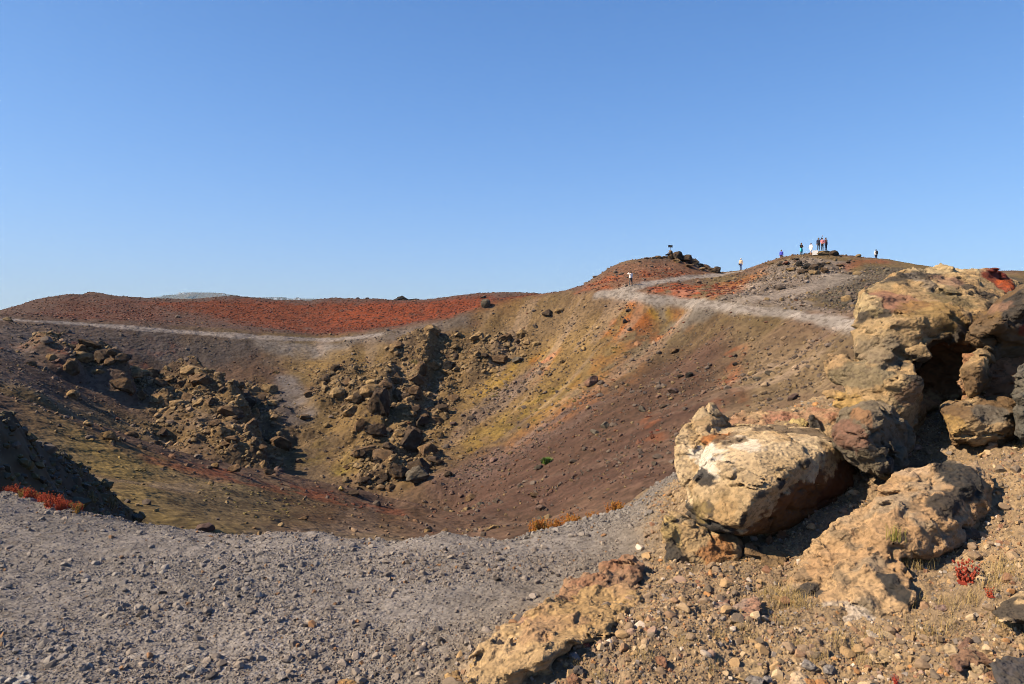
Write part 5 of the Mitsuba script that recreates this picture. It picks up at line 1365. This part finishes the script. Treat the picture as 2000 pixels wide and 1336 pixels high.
MY = math.pi
JEANS, NAVY, DARK_ = (.05, .085, .20), (.018, .022, .05), (.022, .022, .025)
person('person in a white shirt raising an arm to the face on the rim path', stand(1232, 556, 81), .35, {'le': (-.36, .12, 1.44), 'lw': (-.12, .20, 1.60), 're': (.26, .06, 1.16), 'rw': (.12, .20, 1.22), 'lk': (-.14, .02, .49), 'la': (-.17, 0, .08), 'rk': (.14, 0, .49), 'ra': (.18, -.03, .08)},
       {'shirt': (.62, .60, .60), 'trousers': (.06, .06, .065), 'camera': (.03, .03, .03), 'shoes': (.2, .18, .15)}, 1.74)
person('person in pale hat, beige top and blue jeans walking between the summits', stand(1447, 528, 103), 2.6, {'lk': (-.09, .08, .49), 'la': (-.10, .1, .08), 'rk': (.09, -.02, .49), 'ra': (.1, -.16, .09), 're': (.23, .05, 1.16), 'rw': (.2, .2, .98)},
       {'shirt': (.42, .34, .25), 'trousers': JEANS, 'hat': (.66, .64, .6), 'bag': (.05, .04, .035)}, 1.72)
person('person in a bright blue top, half hidden by the brow of the summit', stand(1526, 506, 98.6) - [0, 0, .55], 2.8, {}, {'shirt': (.05, .06, .42), 'trousers': NAVY}, 1.6)
person('person in a black top and turquoise wrap with folded arms on the summit', stand(1565, 500, 95.5), 3.5, {'le': (-.24, .06, 1.15), 'lw': (.06, .2, 1.2), 're': (.24, .06, 1.15), 'rw': (-.06, .2, 1.17)}, {'shirt': (.02, .02, .022), 'wrap': (.05, .42, .52), 'trousers': DARK_}, 1.66)
person('person in a white dress striding between the summit rocks', stand(1584, 499, 94.5), 1.9, {'lk': (-.09, .14, .5), 'la': (-.10, .16, .09), 'rk': (.09, -.06, .5), 'ra': (.10, -.28, .12), 're': (.26, .08, 1.18), 'rw': (.2, .26, 1.1)}, {'dress': (.70, .69, .67), 'hair': (.05, .03, .02)}, 1.68)
# three people on the summit rock, and the rock they stand on
top = stand(1605, 495, 95)
set_stone('boulder', 'pale brown summit rock on which three people stand close together', 'boulder', top + [0, 0, .05], (1.9, 1.1, .62), .1, 'tan', None, 'crag', 2)
set_stone('boulder', 'dark knobbly rock leaning against the summit rock under the three people', 'boulder', top + [1.55, -.2, .05], (.9, .7, .6), .9, 'dark', None, 'crag', 4)
for i, (dx, lab, J, w, hh) in enumerate([
        (-.45, 'person in dark blue on the summit rock with one arm stretched up high', {'le': (-.36, .05, 1.62), 'lw': (-.44, .1, 1.88)}, {'shirt': NAVY, 'trousers': DARK_, 'jacket': (.02, .025, .06)}, 1.74),
        (.02, 'person in a pink top, middle one of the three on the summit rock', {'le': (-.24, .06, 1.15), 're': (.24, .06, 1.15), 'lw': (-.14, .18, 1.0), 'rw': (.14, .18, 1.0)}, {'shirt': (.55, .22, .25), 'trousers': DARK_, 'long': 1}, 1.68),
        (.46, 'person in dark clothes with a red collar, third of the three on the summit rock', {'re': (.26, .1, 1.16), 'rw': (.2, .2, 1.2)}, {'shirt': (.10, .03, .035), 'trousers': NAVY}, 1.73)]):
    person(lab, top + [dx, -.1 * i, .50], 2.9 + .3 * i, J, w, hh)
person('person with a black backpack and pale shirt seen from behind on the summit skyline', stand(1711, 508, 111), .1, {'lk': (-.09, .05, .49)}, {'shirt': (.6, .6, .62), 'trousers': NAVY, 'backpack': (.02, .02, .025)}, 1.76)
# a white panel beside the walker in white
p = stand(1592, 500, 94.2)
key = numbered('white_placard')
pm = trimesh.util.concatenate([trimesh.creation.box((.74, .04, .62), trimesh.transformations.translation_matrix((0, 0, .42)))])
scene[key + '__board'] = mikit.ply(pm, 'plain', color=np.full((len(pm.vertices), 3), .66), to_world=T().translate([float(q) for q in p]).rotate([0, 0, 1], -8))
for sx in (-.3, .3):
    q = trimesh.creation.box((.04, .05, .8), trimesh.transformations.translation_matrix((sx, .05, .3)))
    scene[numbered(key + '__leg')] = mikit.ply(q, 'plain', color=np.full((8, 3), .3), to_world=T().translate([float(q_) for q_ in p]).rotate([0, 0, 1], -8))
tag(key, 'small white panel standing among the summit rocks beside the person in white', 'placard')

# the cairn with its sign, and the dark rocks trailing off it
cz = stand(1309, 503, 100.5)
g = np.random.default_rng(71)
rows = [(0, 0, 0, .42), (-.55, .1, 0, .4), (.5, -.1, 0, .45), (.05, -.4, 0, .4), (.0, .45, 0, .4), (-.25, -.05, .42, .34), (.28, .02, .42, .34), (.02, .2, .42, .3), (.0, -.15, .75, .3), (.12, .1, .8, .24), (-.02, 0, 1.02, .2), (-1.0, 0, -.05, .36), (.95, .05, -.05, .38)]
for i, (x, y, z, s) in enumerate(rows):
    set_stone('cairn_stone', 'brown stone piled into the cairn that holds the sign on the first summit', 'stone', cz + [x * 1.25, y * 1.1, z * .95 + .12], (s * 1.4, s * 1.2, s * .95), g.uniform(0, 6.3), ['brown', 'dark', 'tan', 'brown'][i % 4], 'stones of the summit cairn', 'block', i % 14)
key = numbered('sign')
post = trimesh.creation.cylinder(.035, 1.15, sections=10)
post.apply_translation((0, 0, .575))
brd = trimesh.creation.box((.68, .05, .34))
brd.apply_translation((0, -.06, 1.1))
tr = T().translate([float(cz[0]), float(cz[1]) - .02, float(cz[2]) + .62]).rotate([0, 0, 1], 8)
scene[key + '__post'] = mikit.ply(post, 'plain', color=np.full((len(post.vertices), 3), .06), to_world=tr)
scene[key + '__board'] = mikit.ply(brd, 'plain', color=np.full((8, 3), .035), to_world=tr)
tag(key, 'small dark sign board on a post rising from the cairn', 'sign')
TRAIL = [(1325, 506, 24, 16, 'dark'), (1338, 512, 30, 22, 'dark'), (1355, 516, 24, 14, 'dark'), (1368, 522, 20, 10, 'dark'), (1380, 526, 18, 12, 'brown'), (1392, 531, 22, 12, 'dark'), (1400, 533, 18, 14, 'dark'), (1345, 521, 20, 9, 'brown'), (1322, 512, 16, 9, 'tan'), (1372, 528, 20, 8, 'tan'), (1275, 506, 14, 6, 'tan'), (1262, 505, 12, 4, 'brown'), (1288, 505, 14, 6, 'brown'), (1249, 512, 8, 4, 'black')]
for i, (u, v, w, h, t) in enumerate(TRAIL):
    p = spot(u, v) if v > 510 else P(u, v, 99.8)
    set_stone('summit_rock', 'dark jagged rock in the trail of rocks running down from the cairn', 'rock', p + [0, 0, h / FOCAL * p[1] * .3], (w / FOCAL * p[1] / 2 * 1.15, w / FOCAL * p[1] / 2, h / FOCAL * p[1] * .75), g.uniform(0, 6.3), t, 'rocks trailing from the cairn', 'crag', i % 6)
BLACK = [(1560, 520, 18, 12, 'black'), (1575, 526, 22, 18, 'black'), (1588, 528, 20, 16, 'dark'), (1600, 526, 16, 18, 'black'), (1609, 532, 20, 12, 'brown'), (1570, 533, 24, 12, 'dark'), (1596, 536, 16, 8, 'tan'), (1556, 508, 12, 7, 'black'), (1548, 507, 10, 6, 'brown'), (1535, 517, 18, 9, 'red'), (1522, 519, 12, 7, 'dark'), (1545, 530, 20, 12, 'tan'), (1627, 503, 10, 4, 'black'), (1652, 504, 16, 6, 'tan'), (1640, 520, 16, 5, 'brown'), (1656, 514, 12, 6, 'dark'), (1505, 516, 14, 5, 'tan'), (1568, 503, 14, 7, 'tan'), (1581, 503, 14, 6, 'pink'), (1618, 516, 12, 7, 'tan')]
for i, (u, v, w, h, t) in enumerate(BLACK):
    p = spot(u, v) if v > 505 else P(u, v + 2, 95.0)
    set_stone('summit_rock', 'rock of the broken outcrop below the people on the higher summit', 'rock', p + [0, 0, h / FOCAL * p[1] * .3], (w / FOCAL * p[1] / 2 * 1.15, w / FOCAL * p[1] / 2, h / FOCAL * p[1] * .7), g.uniform(0, 6.3), t, 'rocks of the summit outcrop', 'crag', (i * 5) % 6)

# ------------------------------------------------------------------ the sea, the far island with its white houses, the air between
sea_v = np.array([[-4900, -1500, -110], [4900, -1500, -110], [4900, 6400, -110], [-4900, 6400, -110]], float)
scene['sea'] = mikit.ply((sea_v, np.array([[0, 1, 2], [0, 2, 3]])), {'type': 'principled', 'base_color': {'type': 'rgb', 'value': [.02, .05, .08]}, 'roughness': .25, 'specular': .5})
tag('sea', kind='structure')
prof = np.array([(150, 600), (230, 592), (280, 584), (300, 580), (330, 575), (350, 571), (375, 569.5), (400, 570), (430, 571), (455, 574), (480, 578), (510, 579.5), (540, 580.5), (580, 581), (640, 582), (700, 585), (760, 592), (840, 602)], float)
ISL_Y = 3600.0
ix = np.linspace(P(150, 600, ISL_Y)[0], P(840, 600, ISL_Y)[0], 300)
iy = np.linspace(-900, 1100, 90)
pz = np.array([P(u, v, ISL_Y) for u, v in prof])
IX, IY = np.meshgrid(ix, iy, indexing='ij')
crest = np.interp(IX, pz[:, 0], pz[:, 2]) + 14 * n3(IX, IY, 0, .012, 4, 81)
fall = np.where(IY < 0, np.clip(-IY / 900, 0, 1) ** .8, np.clip(IY / 1100, 0, 1))
IZ = crest - (crest + 115) * fall + 30 * n3(IX, IY, 0, .006, 4, 82) * (fall > .02)
IZ += (np.floor(IZ / 11) * 11 - IZ) * .5 * (IY < 0)
icol = lerp((.055, .05, .045), (.035, .035, .03), sstep(.4, .6, n3(IX, IY, 0, .01, 4, 83) + .5).reshape(-1)[:, None])
scene['island_hill'] = mikit.ply((np.stack([IX, IY + ISL_Y, IZ], -1).reshape(-1, 3), grid_faces(300, 90)), 'plain', smooth=True, color=icol)
tag('island_hill', kind='structure')
g = np.random.default_rng(81)
for i, (u, v, w, h) in enumerate([(352, 571, 3.2, 2.2), (358, 570.5, 5, 2.6), (364, 571, 3, 1.6), (343, 573, 2.2, 1.4), (437, 572.5, 2, 1.3), (372, 570, 2, 1.2), (505, 580, 3, 2), (512, 580.5, 4, 2.2), (520, 581, 3, 2), (527, 581, 3.4, 2.4), (535, 581.5, 4, 2), (542, 581.5, 3, 2.2), (550, 582, 3.5, 2), (560, 582, 3, 1.8), (572, 582, 3, 1.8), (585, 582, 4, 1.8), (500, 579.5, 2, 1.6)]):
    y = ISL_Y - 40 - g.uniform(0, 60)
    p = P(u + g.uniform(-3, 3), v + 1.4, y)
    W, H = w / FOCAL * y * g.uniform(.5, 1.1), h / FOCAL * y * g.uniform(.3, .65)
    key = numbered('white_house')
    bx_ = m3.Manifold.cube([W, W * .8, H + 6], False).translate([-W / 2, 0, -6]) + m3.Manifold.cube([W * .45, W * .5, H * .5], False).translate([-W * .3, W * .1, H - .5])
    scene[key] = mikit.ply(bx_, 'plain', color=np.full((len(bx_.to_mesh().vert_properties), 3), .45), to_world=T().translate([float(q) for q in p]))
    tag(key, 'tiny white house on the hazy far island, in the row along its low end' if i >= 6 else 'tiny white building on the top of the hazy far island', 'house', 'white houses on the low end of the far island' if i >= 6 else 'white buildings on top of the far island')

scene['air'] = {'type': 'homogeneous', 'albedo': {'type': 'rgb', 'value': [.5, .75, .98]}, 'sigma_t': 6.5e-5}
scene['haze'] = {'type': 'cube', 'to_world': T().translate([0, 2500, 62]).scale([5000, 4100, 173]), 'bsdf': {'type': 'null'}, 'interior': {'type': 'ref', 'id': 'air'}}
tag('haze', 'thin blue summer haze over the sea', 'haze', kind='stuff')
scene['camera']['medium'] = {'type': 'ref', 'id': 'air'}
